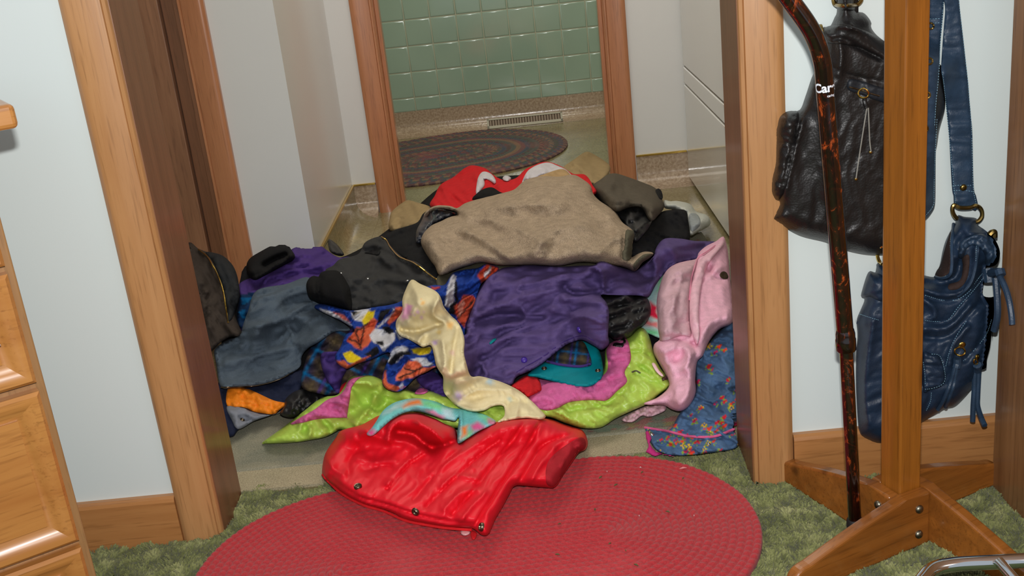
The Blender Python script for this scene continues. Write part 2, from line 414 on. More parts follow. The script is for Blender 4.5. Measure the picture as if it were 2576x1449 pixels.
# ---------------------------------------------------------------- green shag carpet pile (yarn strands)
def shag_pile():
    n = 330000
    x = RS.uniform(-.98, 1.0, n); y = RS.uniform(1.05, YJ+.012, n)
    keep = ~((y > YW-.017) & ((x < XL-.001) | (x > XR+.001)))
    ex, ey = .367/.3679, .026/.3679; tt = np.clip((x+.315)*ex+(y-1.372)*ey, 0, .3679); keep &= np.hypot(x+.315-ex*tt, y-1.372-ey*tt) > .2235; keep &= ~((x < -.62) & (y < 1.22)); keep &= ~((x > .64) & (y < 1.44))
    x, y = x[keep], y[keep]; n = len(x)
    cl = fbm(x*34, y*34, 3, 3)
    h = .0085 + RS.uniform(-.0015, .0015, n)
    ang = 6*fbm(x*20, y*20, 9, 3) + RS.normal(0, .45, n); lean = .25+.5*RS.rand(n)
    dx, dy = np.cos(ang)*lean*h, np.sin(ang)*lean*h
    a2 = RS.uniform(0, 2*np.pi, n); w = RS.uniform(.0010, .0017, n); wx, wy = np.cos(a2)*w, np.sin(a2)*w
    z0 = -.0085 + .0042*np.clip(cl, -1.2, 1.2)
    lv = [(0, 1), (.45, 1.0), (.85, 1.0), (1.0, .6)]
    V = np.zeros((n, 8, 3))
    for k, (t, ww) in enumerate(lv):
        cx = x+dx*t*t; cy = y+dy*t*t; cz = z0+h*1.15*(t-.18*t*t*lean)*1.25
        V[:, 2*k] = np.stack([cx-wx*ww, cy-wy*ww, cz], -1); V[:, 2*k+1] = np.stack([cx+wx*ww, cy+wy*ww, cz], -1)
    V = V.reshape(-1, 3)
    inside = (V[:, 1] > YW-.016) & ((V[:, 0] < XL-.002) | (V[:, 0] > XR+.002)); V[inside, 1] = YW-.016
    V[:, 1] = np.minimum(V[:, 1], YJ+.014)
    b = (np.arange(n)*8)[:, None, None]; q = np.array([[0, 1, 3, 2], [2, 3, 5, 4], [4, 5, 7, 6]])[None]
    F = (b+q).reshape(-1, 4)
    me = bpy.data.meshes.new('carpet_pile'); me.vertices.add(len(V)); me.vertices.foreach_set('co', V.ravel())
    me.loops.add(F.size); me.loops.foreach_set('vertex_index', F.ravel()); me.polygons.add(len(F))
    me.polygons.foreach_set('loop_start', np.arange(len(F))*4); me.polygons.foreach_set('loop_total', np.full(len(F), 4))
    me.update(); me.validate(); me.materials.append(M['shag']); me.polygons.foreach_set('use_smooth', [True]*len(F))
    o = bpy.data.objects.new('carpet_pile', me); COL.objects.link(o)
    tag(o, 'olive green shag carpet pile covering the front room floor', 'carpet', kind='stuff')
shag_pile()

# ---------------------------------------------------------------- braided oval rugs
def oval_rug(name, A, B, R, rows, mat, colf, zbase, thick, label, cat='rug', nper=1100, bump=.0052, seg=6):
    A = np.array(A); B = np.array(B); d = B-A; L = np.linalg.norm(d); e = d/L; nn = np.array([-e[1], e[0]])
    nr = rows*seg; pitch = R/rows
    ts = np.linspace(0, 1, nper, endpoint=False)
    V = []; C = []
    for k in range(nr+3):
        r = min(R*k/nr, R) if k <= nr else R
        per = 2*L+2*math.pi*r; s = ts*per
        p = np.zeros((nper, 2))
        m = s < L; p[m] = A+e*s[m, None]+(-nn)*r
        m2 = (s >= L) & (s < L+math.pi*r); th = (s[m2]-L)/max(r, 1e-9); p[m2] = B+r*(np.outer(np.sin(th), e)-np.outer(np.cos(th), nn))
        s3 = s-L-math.pi*r; m3 = (s >= L+math.pi*r) & (s3 < L); p[m3] = B-e*s3[m3, None]+nn*r
        s4 = np.maximum(s3-L, 0); m4 = s3 >= L; th = s4[m4]/max(r, 1e-9); p[m4] = A+r*(-np.outer(np.sin(th), e)+np.outer(np.cos(th), nn))
        row = min(int(r/pitch-1e-6), rows-1); u = (r/pitch-row)
        ridge = math.sqrt(max(0, 1-(2*u-1)**2)) if k <= nr else 0
        ph = (row*.37) % 1
        pr = (row+.5)*pitch; sp = ts*(2*L+2*math.pi*pr)          # arc along this row's own centre line
        tw_ = np.sin(2*np.pi*(ts*max(3, round((2*L+2*math.pi*pr)/.0125))+ph)+(u-.5)*3.0)
        z = zbase+thick-bump+bump*ridge*(.84+.16*tw_)+.0008*fbm(p[:, 0]*30, p[:, 1]*30, 5, 2)
        if k == nr+1: z = np.full(nper, zbase+thick*.45); 
        if k == nr+2: z = np.full(nper, zbase)
        V.append(np.stack([p[:, 0], p[:, 1], z], -1)); C.append(colf(row, sp, tw_, ridge, nper))
    V = np.concatenate(V); C = np.concatenate(C)
    F = [(k*nper+i, k*nper+(i+1) % nper, (k+1)*nper+(i+1) % nper, (k+1)*nper+i) for k in range(nr+2) for i in range(nper)]
    o = mk(name, V, F, mat, None, True)
    ca = o.data.color_attributes.new('Col', 'FLOAT_COLOR', 'POINT'); c4 = np.ones((len(V), 4), np.float32); c4[:, :3] = C
    if len(o.data.vertices) == len(V): ca.data.foreach_set('color', c4.ravel())
    return tag(o, label, cat)
def redcol(row, sp, tw_, ridge, n):
    b = np.array(lin((188, 58, 62))[:3]); d = np.array(lin((158, 38, 46))[:3])
    k = (.5+.5*tw_)[:, None]
    return (d*(1-k)+b*k)*.35+(d+b)*.325
oval_rug('braided_rug', (-.315, 1.372), (.052, 1.398), .228, 20, M['braid'], redcol, .002, .0115,
         'red oval braided rug on the green shag carpet in front of the opening')
def multicol(row, sp, tw_, ridge, n):
    pal = [(112, 74, 70), (84, 84, 76), (70, 74, 84), (128, 100, 76), (92, 60, 60), (74, 82, 70)]
    a = np.array(lin(pal[(row*5//2) % 6])[:3]); b = np.array(lin(pal[(row*7//3+2) % 6])[:3])
    idx = (np.floor(sp/.012+row*.5) % 3 == 0)[:, None]
    return np.where(idx, b, a)
oval_rug('bathroom_rug', (-.37, 4.04), (-.235, 4.085), .39, 22, M['braid'], multicol, .001, .009,
         'dark multicoloured oval braided rug on the bathroom floor', nper=700, seg=4)
# floor vent by the bathroom wall
vb = empty('floor_vent', (0, 0, 0)); tag(vb, 'white slotted floor register beside the tiled bathroom wall', 'vent')
def vq(x, w, h): return (x, 4.492+.030*h+.0*w, .003+.034*h)
def vbx(b, x0, x1, h0, h1, t=.004):
    P_ = [vq(x0, 0, h0), vq(x1, 0, h0), vq(x1, 0, h1), vq(x0, 0, h1)]; Q_ = [(p[0], p[1]-t*.7, p[2]+t*.7) for p in P_]
    return b.add(P_+Q_, [(3, 2, 1, 0), (4, 5, 6, 7), (0, 1, 5, 4), (1, 2, 6, 5), (2, 3, 7, 6), (3, 0, 4, 7)])
b_ = MB(); vbx(b_, -.15, .16, 0, .26); vbx(b_, -.15, .16, .86, 1); vbx(b_, -.15, -.142, 0, 1); vbx(b_, .152, .16, 0, 1)
b_.build('vent_frame', plain('vent_cream', (160, 154, 132), .4), vb)
b_ = MB()
for i in range(26): vbx(b_, -.138+i*.0112, -.133+i*.0112, .26, .86, .002)
b_.build('vent_louvers', plain('vent_brown', (128, 106, 82), .4), vb)
b_ = MB(); vbx(b_, -.145, .155, .2, .9, .0008); b_.build('vent_well', plain('vent_dark', (84, 66, 50), .7), vb)

# ---------------------------------------------------------------- glossy white appliance
ap = empty('freezer', (XA, YJ, 0)); tag(ap, 'glossy white appliance standing against the right side of the hall', 'appliance')
def apb(y0, y1, z0, z1, nm, mat=M['appl'], x0=XA, x1=1.10, bev=.004):
    b = MB().box(x0, x1, y0, y1, z0, z1).build(nm, mat, None, bevel=bev, seg=3); b.parent = ap; b.matrix_parent_inverse = Matrix.Translation((-XA, -YJ, 0)); return b
apb(2.02, 3.362, .012, .300, 'lower_cabinet'); apb(2.02, 3.362, .305, .354, 'lid_band'); apb(2.02, 3.362, .359, 1.55, 'upper_cabinet')
apb(2.024, 3.358, .298, .361, 'seam', M['gasket'], XA+.004, 1.09, 0)

# ---------------------------------------------------------------- coat rack
CR = np.array([.462, 1.335]); th = math.radians(25)
rack = empty('coat_rack', (CR[0], CR[1], 0), th)
tag(rack, 'amber pine coat rack post with four bolted feet standing on the carpet', 'coat rack')
s_ = .0184; t_ = .0185
MB().box(-s_, s_, -s_, s_, .0, 1.75).build('post', M['pine'], rack, bevel=.0022)
def foot_poly(L):
    P = [(-s_, .0), (-s_, .081), (s_+.005, .081)]
    for k in range(9):
        u = k/8; P.append((s_+.005+(L-.05)*u, .081-.040*(u**1.25)))
    for k in range(1, 8):
        a = math.pi/2*k/7; P.append((L-.022+.022*math.sin(a), .020+.020*math.cos(a)))
    P.append((L, .0)); return P
for k in range(4):
    ang = math.pi + k*math.pi/2       # A: -u with offset -v
    ca_, sa_ = math.cos(ang), math.sin(ang)
    # local: p along the foot, q height, a sideways; the sideways band starts at the post's face
    m = MB().prism(foot_poly(.212), s_, s_+t_, lambda p, q, a: (p*ca_-a*sa_, p*sa_+a*ca_, q))
    ft = m.build('foot', M['pineh'], rack, bevel=.004, seg=3)
    for hz in (.060, .021):
        px_, py_ = .002, s_+t_
        c = (px_*ca_-py_*sa_, px_*sa_+py_*ca_, hz); axd = (-sa_, ca_, 0)
        MB().lathe(c, axd, [(.0062, -.001), (.0062, .0006), (.0056, .0024), (.0040, .0038), (.0018, .0046), (.0001, .0048)], 18).build('bolt', M['bolt'], ft, smooth=True)
for k in range(4):
    a = k*math.pi/2+.2; zz = 1.6 - .09*(k % 2); d = (math.cos(a), math.sin(a))
    MB().tube([(d[0]*.015, d[1]*.015, zz), (d[0]*.06, d[1]*.06, zz+.02), (d[0]*.11, d[1]*.11, zz+.055)], [.009, .009, .011], 12).build('peg', M['pine'], rack, smooth=True)

# ---------------------------------------------------------------- cane
cane = empty('walking_cane', (.40, 1.335, 0)); tag(cane, 'tortoiseshell brown adjustable walking cane leaning beside the coat rack', 'cane')
def rel(o, root):
    o.parent = root; o.matrix_parent_inverse = Matrix.Translation(tuple(-Vector(root.location))); return o
def lerp(a, b, u): return a+(b-a)*u
pb = np.array([.401, 1.333, -.004]); pc = P1y(2127, 850, 1.335); p1 = P1y(2075, 215, 1.325); p2 = P1y(2068, 150, 1.322); p3 = P1y(2040, 75, 1.318); p4 = P1y(1973, -20, 1.312); p5 = P1y(1900, -120, 1.30); p6 = P1y(1960, -330, 1.28)
p6 = p5+np.array([.03, -.01, .05]); p7 = p6+np.array([.09, -.02, .02])
def spline(P, n=12, closed=False):
    P = [np.array(p, float) for p in P]; N = len(P); out = []
    rng = range(N) if closed else range(N-1)
    for i in rng:
        a = P[i-1] if (closed or i > 0) else P[0]*2-P[1]; b = P[i]; c = P[(i+1) % N]; d = P[(i+2) % N] if (closed or i+2 < N) else P[-1]*2-P[-2]
        for k in range(n):
            t = k/n; out.append(.5*((2*b)+(-a+c)*t+(2*a-5*b+4*c-d)*t*t+(-a+3*b-3*c+d)*t**3))
    if not closed: out.append(P[-1])
    return out
up_ = [pc+(p1-pc)*u for u in np.linspace(-.03, 1, 10)] + spline([p1, p2, p3, p4, p5, p6, p7], 8)[1:]
rel(MB().tube([tuple(p) for p in up_], .0108, 20).build('upper_shaft', M['tort'], smooth=True), cane)
dn = [pb+(pc-pb)*u for u in np.linspace(.06, 1.0, 6)]
rel(MB().tube([tuple(p) for p in dn], .0088, 20).build('lower_shaft', M['tort'], smooth=True), cane)
dv = nrm(pc-pb)
rel(MB().lathe(tuple(pc-dv*.012), tuple(dv), [(.0118, -.006), (.0132, -.004), (.0132, .010), (.0125, .012), (.0125, .018), (.0112, .024)], 20).build('collar', M['tort'], smooth=True), cane)
rel(MB().lathe(tuple(pb), tuple(dv), [(.014, 0), (.0138, .006), (.0118, .014), (.0112, .036), (.0098, .038)], 20).build('rubber_tip', M['rubber'], smooth=True), cane)
# lettering on the cane
def cane_text(body, size, px, py, rr, off, nm):
    cu = bpy.data.curves.new(nm, 'FONT'); cu.body = body; cu.size = size; cu.extrude = 0; cu.offset = off
    to = bpy.data.objects.new('tmp', cu); COL.objects.link(to)
    bpy.context.view_layer.update(); dg = bpy.context.evaluated_depsgraph_get(); me = bpy.data.meshes.new_from_object(to.evaluated_get(dg))
    bpy.data.objects.remove(to)
    import bmesh
    bm = bmesh.new(); bm.from_mesh(me)
    for e_ in range(2): bmesh.ops.subdivide_edges(bm, edges=[e for e in bm.edges if e.calc_length() > .002], cuts=1)
    c0 = P1y(px, py, 1.3262); axis = nrm(p1-pc); side = nrm(np.cross(axis, np.array([0, 1., 0]))*1.0)
    if side[0] < 0: side = -side
    # centre line of the shaft nearest to the print
    t = (c0-pc) @ axis; ctr = pc+axis*t; front = nrm(np.cross(axis, side)); 
    if front[1] > 0: front = -front
    a0 = math.asin(max(-1, min(1, ((c0-ctr) @ side)/rr)))
    for v in bm.verts:
        a = a0+v.co.x/rr; p = ctr+axis*v.co.y+rr*(math.sin(a)*side+math.cos(a)*front); v.co = tuple(p)
    bm.to_mesh(me); bm.free(); me.materials.append(M['white'])
    o = bpy.data.objects.new(nm, me); COL.objects.link(o); rel(o, cane)
cane_text('Carex', .0150, 2051, 231, .01115, .00045, 'lettering')
cane_text('caring', .0042, 2074, 240, .01115, .0001, 'lettering')

# ---------------------------------------------------------------- brown cabinet at the right edge
cb = empty('laminate_cabinet', (.633, .75, 0)); tag(cb, 'brown wood grain cabinet standing at the right edge', 'cabinet')
rel(MB().box(.633, .653, .75, 1.44, 0, 1.6).build('side_panel', M['walnut'], bevel=.0015), cb)
rel(MB().box(.653, 1.15, 1.43, 1.44, 0, 1.6).build('back_panel', M['walnut']), cb)
rel(MB().box(.653, 1.15, .77, 1.43, 1.58, 1.6).build('top_board', M['walnut']), cb); rel(MB().box(.653, 1.15, .77, 1.43, .06, .08).build('shelf', M['walnut']), cb)
rel(MB().box(.653, 1.15, .75, .77, 0, 1.6).build('door', M['walnut']), cb)

# ---------------------------------------------------------------- drawer cabinet at the left edge
a_c = math.atan2(.545, .838)          # front face direction
corner = P1y(243, 1449, 1.2); cx, cy = float(corner[0]), 1.2
dc = empty('drawer_cabinet', (cx, cy, 0), a_c); tag(dc, 'golden wood drawer cabinet standing at the left edge against the white wall', 'cabinet')
# local: x=0 at the right corner, -x to the left, y>0 to the back
def drz(pxx, pyy): # height of a pixel on the front face plane
    r = rays(np.array([pxx]), np.array([pyy]))[0]; n_ = np.array([-math.sin(a_c), math.cos(a_c), 0]); t = (np.array([cx, cy, 0]) @ n_)/(r @ n_)
    p = r*t; u = (p[0]-cx)*math.cos(a_c)+(p[1]-cy)*math.sin(a_c); return u, p[2]+H
MB().box(-.42, 0, 0, .27, 0, .66).build('body', M['maplef'], dc, bevel=.002)
ztop = drz(0, 265)[1]
ut, zt = drz(30, 318)
MB().box(-.45, ut+.004, -.025, .30, zt, zt+.027).build('worktop', M['maple'], dc, bevel=.006, seg=3)
def drawer(z0, z1, grooves=0):
    x1, x0 = -.010, -.40; fw = .030
    b = MB(); prof = [(0, 0), (0, -.014), (.004, -.018), (.009, -.018), (.018, -.013), (.026, -.0075), (fw, -.007)]
    loops = []
    for (ins, y) in prof: loops.append([(x0+ins, y, z0+ins), (x1-ins, y, z0+ins), (x1-ins, y, z1-ins), (x0+ins, y, z1-ins)])
    V = [p for l in loops for p in l]; F = [(i*4+k, i*4+(k+1) % 4, (i+1)*4+(k+1) % 4, (i+1)*4+k) for i in range(len(prof)-1) for k in range(4)]
    b.add(V, F); fr = b.build('drawer_front', M['maple'], dc, smooth=True)
    ins = fw
    pn = MB().box(x0+ins, x1-ins, -.0105, 0, z0+ins, z1-ins).build('drawer_panel', M['maple'], fr)
    for k in range(grooves):
        zc = z0+ins+(z1-z0-2*ins)*(k+1)/(grooves+1)
        MB().tube([(x0+ins, -.0115, zc), (x1-ins+.004, -.0115, zc)], .0022, 8).build('reed', M['oakd'], fr, smooth=True)
za = drz(45, 675)[1]; zb_ = drz(112, 945)[1]; zc_ = drz(100, 972)[1]; zd = drz(203, 1343)[1]; ze = drz(205, 1362)[1]
drawer(drz(38, 655)[1], drz(38, 655)[1]+.19); drawer(zb_, za, 2); drawer(zd, zc_); drawer(.02, ze)

# ---------------------------------------------------------------- chrome tube frame at the lower right
wk = empty('walker', (.60, 1.10, 0)); tag(wk, 'chrome tubular frame at the bottom right corner by the coat rack', 'walker')
zt_ = .115
q = [P1z(2285, 1500, zt_-.0), P1z(2318, 1462, zt_), P1z(2348, 1432, zt_), P1z(2400, 1420, zt_), P1z(2480, 1415, zt_), P1z(2560, 1411, zt_), P1z(2680, 1404, zt_)]
rel(MB().tube([tuple(p) for p in spline(q, 8)], .0085, 20).build('frame_tube', M['steel'], smooth=True), wk)
e1 = q[0]+np.array([-.02, -.05, -.0]);
rel(MB().tube([tuple(p) for p in spline([q[0], e1, e1+np.array([0, -.03, -.045]), np.array([e1[0], e1[1]-.035, .0])], 6)], .0085, 16).build('leg', M['steel'], smooth=True), wk)
e2 = q[-1]+np.array([.02, .0, 0])
rel(MB().tube([tuple(p) for p in spline([q[-1], e2, e2+np.array([.02, 0, -.04]), np.array([e2[0]+.02, e2[1], .0])], 6)], .0085, 16).build('leg', M['steel'], smooth=True), wk)
rel(MB().tube([tuple(P1z(2512, 1412, zt_+.006)), tuple(P1z(2550, 1455, zt_)), tuple(P1z(2600, 1510, zt_-.01))], .0062, 16).build('brace', M['steel'], smooth=True), wk)

# ================================================================= CLOTH SHEETS
CR_ = {'A': (480, 560, 2.683), 'B': (940, 380, 2.787), 'C': (780, 640, 2.5875), 'D': (1300, 580, 2.415), 'E': (600, 960, 2.862), 'F': (1300, 1050, 3.632),
       'W': (1850, 0, 2.07), 'X': (1850, 700, 1.935), 'K': (1930, 0, 4.39), 'N': (2250, 0, 4.39), 'Q': (2150, 450, 3.622), 'R': (2150, 800, 3.622), 'S': (1940, 250, 3.714), 'I': (0, 0, 1)}
def pp(s):
    """'B 10,20 30,40 | D 5,6' -> photo coordinates"""
    out = []
    for blk in s.split('|'):
        w = blk.split(); o = CR_[w[0]]
        for q in w[1:]:
            a, b = q.split(','); out.append((o[0]+float(a)/o[2], o[1]+float(b)/o[2]))
    return np.array(out)
def smooth_closed(P, step=9):
    S = np.array(spline([tuple(p) for p in P], 10, True)); d = np.hypot(*np.diff(np.vstack([S, S[:1]]), axis=0).T); c = np.concatenate([[0], np.cumsum(d)])
    n = max(8, int(c[-1]/step)); t = np.linspace(0, c[-1], n, endpoint=False); S2 = np.vstack([S, S[:1]])
    return np.stack([np.interp(t, c, S2[:, 0]), np.interp(t, c, S2[:, 1])], -1)
def inpoly(px, py, P):
    px, py = np.asarray(px, float), np.asarray(py, float); r = np.zeros(px.shape, bool); n = len(P)
    for i in range(n):
        x0, y0 = P[i]; x1, y1 = P[(i+1) % n]
        if y0 == y1: continue
        c = ((y0 > py) != (y1 > py)) & (px < (x1-x0)*(py-y0)/(y1-y0)+x0); r ^= c
    return r
def pdist(px, py, P, closed=True):
    px, py = np.asarray(px, float), np.asarray(py, float); d = np.full(px.shape, 1e9); n = len(P)
    for i in range(n if closed else n-1):
        a = P[i]; b = P[(i+1) % n]; e = b-a; L = e @ e+1e-9
        t = np.clip(((px-a[0])*e[0]+(py-a[1])*e[1])/L, 0, 1); d = np.minimum(d, np.hypot(px-a[0]-t*e[0], py-a[1]-t*e[1]))
    return d
class Dom:
    def __init__(s, x0, x1, y0, y1, base, pos, step=5):
        s.x0, s.y0, s.st = x0, y0, step; s.gx = np.arange(x0, x1+step, step); s.gy = np.arange(y0, y1+step, step)
        s.X, s.Y = np.meshgrid(s.gx, s.gy); s.h = base(s.X, s.Y); s.pos = pos
    def samp(s, A, px, py):
        u = np.clip((np.asarray(px)-s.x0)/s.st, 0, len(s.gx)-1.001); v = np.clip((np.asarray(py)-s.y0)/s.st, 0, len(s.gy)-1.001)
        i, j = u.astype(int), v.astype(int); a, b = u-i, v-j
        return (A[j, i]*(1-a)+A[j, i+1]*a)*(1-b)+(A[j+1, i]*(1-a)+A[j+1, i+1]*a)*b
def shiftop(A, k, op, fill):
    for ax in (0, 1):
        R = A.copy()
        for d in range(1, k+1):
            for sg in (d, -d):
                B = np.full(A.shape, fill, float)
                if ax == 0:
                    if sg > 0: B[sg:] = A[:-sg]
                    else: B[:sg] = A[-sg:]
                else:
                    if sg > 0: B[:, sg:] = A[:, :-sg]
                    else: B[:, :sg] = A[:, -sg:]
                R = op(R, B)
        A = R
    return A
CP = np.array([(1200,1340,.015),(850,1190,.012),(1400,1200,.014),(700,1115,.010),(580,1080,.010),(900,1100,.012),(1500,1080,.010),(1850,1130,.008),(1640,1040,.010),(1750,1060,.012),(1850,900,.05),(1850,700,.075),
 (600,1000,.028),(1000,1000,.035),(1300,980,.05),(1300,850,.10),(900,900,.07),(650,850,.07),(530,760,.12),(500,640,.185),(570,640,.165),(700,640,.14),(900,640,.12),(1000,800,.11),(1100,600,.17),(1300,650,.175),(1300,520,.20),
 (1380,430,.19),(1500,500,.18),(1150,480,.14),(1200,440,.12),(1600,460,.11),(1680,560,.07),(1760,560,.012),(1800,500,.012),(1560,400,.03),(1450,400,.06),(1030,530,.06),(990,540,.05),(1700,620,.09),(1600,750,.10),(1700,800,.08),(1500,850,.09),(1120,500,.12),(850,620,.08),(480,800,.12),(500,1000,.05)], float)
def _tps(r): return np.where(r > 0, r*r*np.log(r+1e-9), 0)
_q = CP[:, :2]/500.; _K = _tps(np.hypot(*(_q[:, None]-_q[None]).transpose(2, 0, 1)))+np.eye(len(_q))*.02
_Pm = np.column_stack([np.ones(len(_q)), _q]); _A = np.block([[_K, _Pm], [_Pm.T, np.zeros((3, 3))]])
_w = np.linalg.solve(_A, np.concatenate([CP[:, 2], [0, 0, 0]]))
def Zp(px, py):
    q = np.stack([np.ravel(px), np.ravel(py)], -1)/500.
    K = _tps(np.hypot(*(q[:, None]-_q[None]).transpose(2, 0, 1)))
    return np.clip(K @ _w[:-3]+_w[-3]+q @ _w[-2:], .008, .24).reshape(np.shape(px))
def pos_pile(px, py, h):
    p = at_z(px, py, h); x, y, z = p[..., 0], p[..., 1], p[..., 2]
    nr_ = y < YJ+.03
    x = np.where(nr_, np.clip(x, XL+.004, XR-.004), x); x = np.minimum(x, XA-.004)
    y = np.where(x < XS+.01, np.minimum(y, YH-.022), y); y = np.where((x < -.40) | (x > .262), np.minimum(y, YB-.02), y)
    return np.stack([x, y, z], -1)
PILE = Dom(440, 1930, 370, 1400, Zp, pos_pile)
YWR = YW-.004
def clear_cab(p):      # keep clear of the side of the brown cabinet
    k = np.minimum(1, .627/np.maximum(p[..., 0], 1e-6))[..., None]; o_ = np.array([0, 0, H]); return o_+(p-o_)*k
WALLR = Dom(1920, 2576, -60, 1200, lambda x, y: x*0., lambda px, py, h: clear_cab(at_y(px, py, YWR-h)))
RACKD = None
THINGS = {}
def surf_eval(S, px, py):
    """height of a finished sheet's top at photo coordinates"""
    d = pdist(px, py, S['P']); d = np.where(inpoly(px, py, S['P']), d, 0)
    b = S['dom'].samp(S['base'], px, py); t = np.clip(d/S['r'], 0, 1); pr = np.sqrt(1-(1-t)**2); t2 = np.clip(d/(S['r']*.7), 0, 1)
    o = S['T']*pr
    if S['noise']:
        for (amp, su, sv, ang, seed) in S['noise']:
            c, s_ = math.cos(math.radians(ang)), math.sin(math.radians(ang)); u, v = (px*c+py*s_), (-px*s_+py*c)
            w = .45*fbm(px/90., py/90., seed+50, 2); n = fbm(u/su+w, v/sv+w, seed, 3)
            n2 = fbm(u/su*2.6+w+7, v/sv*2.6+w, seed+3, 2); o = o+amp*((1-2*np.abs(n)-.4)+.32*(1-2*np.abs(n2)-.4))*t2
    for (F, w, amp) in S['folds']:
        dd = pdist(px, py, F, False)/w; o = o+amp*(.5*np.exp(-dd**2)+.5*np.exp(-1.5*dd))*t2
    if S['T'] > .007 and S.get('hem', True): o = o-.0014*np.exp(-((d-12)/3.8)**2)
    return b+S['gap']+o
def sheet(key, name, poly, mat, dom=None, T=.02, r=26, noise=None, folds=(), col=None, step=6, parent=None, on=None, gap=.003, k=4, label=None, cat=None, group=None, jag=0, raw=False, upd=True, lift=0, puff=False):
    if not puff and not on: T, r = T*.5, r*.3
    dom = dom or (THINGS[on][1]['dom'] if on else PILE)
    P = smooth_closed(pp(poly), max(5, step*1.2)) if not raw else pp(poly)
    if jag: P = P+RS.normal(0, jag, P.shape)
    S = dict(P=P, T=T, r=r, noise=noise, folds=[(np.array(spline([tuple(q) for q in pp(f)], 5)), w, a) for f, w, a in folds], dom=dom, gap=gap)
    ins = inpoly(dom.X, dom.Y, P)
    if on:
        B = surf_eval(THINGS[on][1], dom.X, dom.Y); S['base'] = B; S['on'] = on
    else:
        A = np.where(ins, dom.h, -1.); D1 = shiftop(A, k, np.maximum, -1.)
        W = (D1 > -.5).astype(float); N = shiftop(np.where(W > 0, D1, 0), k, np.add, 0.); Wn = shiftop(W, k, np.add, 0.)
        S['base'] = np.where(Wn > 0, N/np.maximum(Wn, 1), dom.h)+lift
    # triangulate
    x0, y0 = P.min(0); x1, y1 = P.max(0); xs = np.arange(x0, x1, step); ys = np.arange(y0, y1, step*.866)
    gx, gy = np.meshgrid(xs, ys); gx = gx+(np.arange(len(ys)) % 2)[:, None]*step*.5
    gx, gy = gx.ravel(), gy.ravel(); m = inpoly(gx, gy, P); gx, gy = gx[m], gy[m]; m = pdist(gx, gy, P) > step*.55; gx, gy = gx[m], gy[m]
    pts = [Vector((float(a), float(b))) for a, b in P]+[Vector((float(a), float(b))) for a, b in zip(gx, gy)]; n = len(P)
    vo, eo, fo, _, _, _ = delaunay_2d_cdt(pts, [], [list(range(n))], 1, 1e-4)
    v = np.array([(q.x, q.y) for q in vo]); px, py = v[:, 0], v[:, 1]
    if on:
        So = THINGS[on][1]; base = surf_eval(So, px, py)
        d = pdist(px, py, P); t = np.clip(d/r, 0, 1); pr = np.sqrt(1-(1-t)**2); h = base+gap+T*pr
        if noise or S['folds']:
            S2 = dict(S); S2['T'] = 0; S2['gap'] = 0; S2['base'] = dom.h*0; h = h+surf_eval(S2, px, py)
        hb = base+.0003
    else:
        h = surf_eval(S, px, py); hb = dom.samp(S['base'], px, py)+.0006
    h = np.maximum(h, hb+.0012)
    top = dom.pos(px, py, h); bot = dom.pos(px, py, hb); nv = len(v)
    F = [list(f) for f in fo]
    # orientation: top faces towards the viewer
    a_, b_, c_ = [top[F[0][i]] for i in range(3)]; nn_ = np.cross(b_-a_, c_-a_); flip = nn_ @ (a_-np.array([0, 0, H])) > 0
    if flip: F = [f[::-1] for f in F]
    ed = {}
    for f in F:
        for i in range(len(f)):
            a, b = f[i], f[(i+1) % len(f)]
            if (b, a) in ed: del ed[(b, a)]
            else: ed[(a, b)] = 1
    faces = [tuple(f) for f in F]+[tuple(i+nv for i in f[::-1]) for f in F]+[(b, a, a+nv, b+nv) for a, b in ed]
    o = mk(name, np.vstack([top, bot]), faces, mat, None, True)
    if col is not None:
        C = np.ones((2*nv, 4), np.float32); c = col(px, py); C[:nv, :3] = c; C[nv:, :3] = c
        ca = o.data.color_attributes.new('Col', 'FLOAT_COLOR', 'POINT')
        if len(o.data.vertices) == 2*nv: ca.data.foreach_set('color', C.ravel())
    if upd and not on:
        H_ = surf_eval(S, dom.X, dom.Y); dom.h = np.where(ins, np.maximum(dom.h, H_), dom.h)
    if label: tag(o, label, cat, group)
    THINGS[key] = (o, S, parent or on)
    return o
_par = []
def hof(dom, px, py, on=None):
    return surf_eval(THINGS[on][1], px, py) if on else dom.samp(dom.h, px, py)
def cord(name, path, rpx, mat, on, dom=None, n=8, lift=.0, zig=0, parent=None, every=6, ring=False):
    dom = dom or THINGS[on][1]['dom']; S = np.array(spline([tuple(q) for q in pp(path)], 14, ring))
    px, py = S[:, 0], S[:, 1]
    h = hof(dom, px, py, on); h = np.convolve(np.pad(h, 3, mode='edge'), np.ones(7)/7, 'valid')
    p = dom.pos(px, py, h+rpx*.7+lift)
    o = MB().tube([tuple(q) for q in p], rpx, n, ring).build(name, mat, smooth=True); _par.append((o, parent or on)); return o
def frame_at(dom, px, py, on, e=4):
    f = lambda a, b: dom.pos(np.array([a]), np.array([b]), hof(dom, np.array([float(a)]), np.array([float(b)]), on))[0]
    c = f(px, py); a = f(px+e, py)-f(px-e, py); b = f(px, py+e)-f(px, py-e); n = nrm(np.cross(a, b))
    if n @ (c-np.array([0, 0, H])) > 0: n = -n
    return c, n
def button(name, pos_, r, mat, on, parent=None, hh=.5, ringed=False):
    for q in pp(pos_):
        dom = THINGS[on][1]['dom']; c, n = frame_at(dom, q[0], q[1], on)
        prof = [(r, -.001), (r, r*.25), (r*.85, r*hh), (r*.5, r*hh*1.25), (0, r*hh*1.3)] if not ringed else [(r, -.001), (r, r*.3), (r*.85, r*.5), (r*.62, r*.45), (r*.5, r*.15), (r*.2, r*.12), (r*.15, r*.35), (0, r*.4)]
        o = MB().lathe(tuple(c), tuple(n), prof, 16).build(name, mat, smooth=True); _par.append((o, parent or on))
def seam(path, w=5, a=-.0025): return (path, w, a)
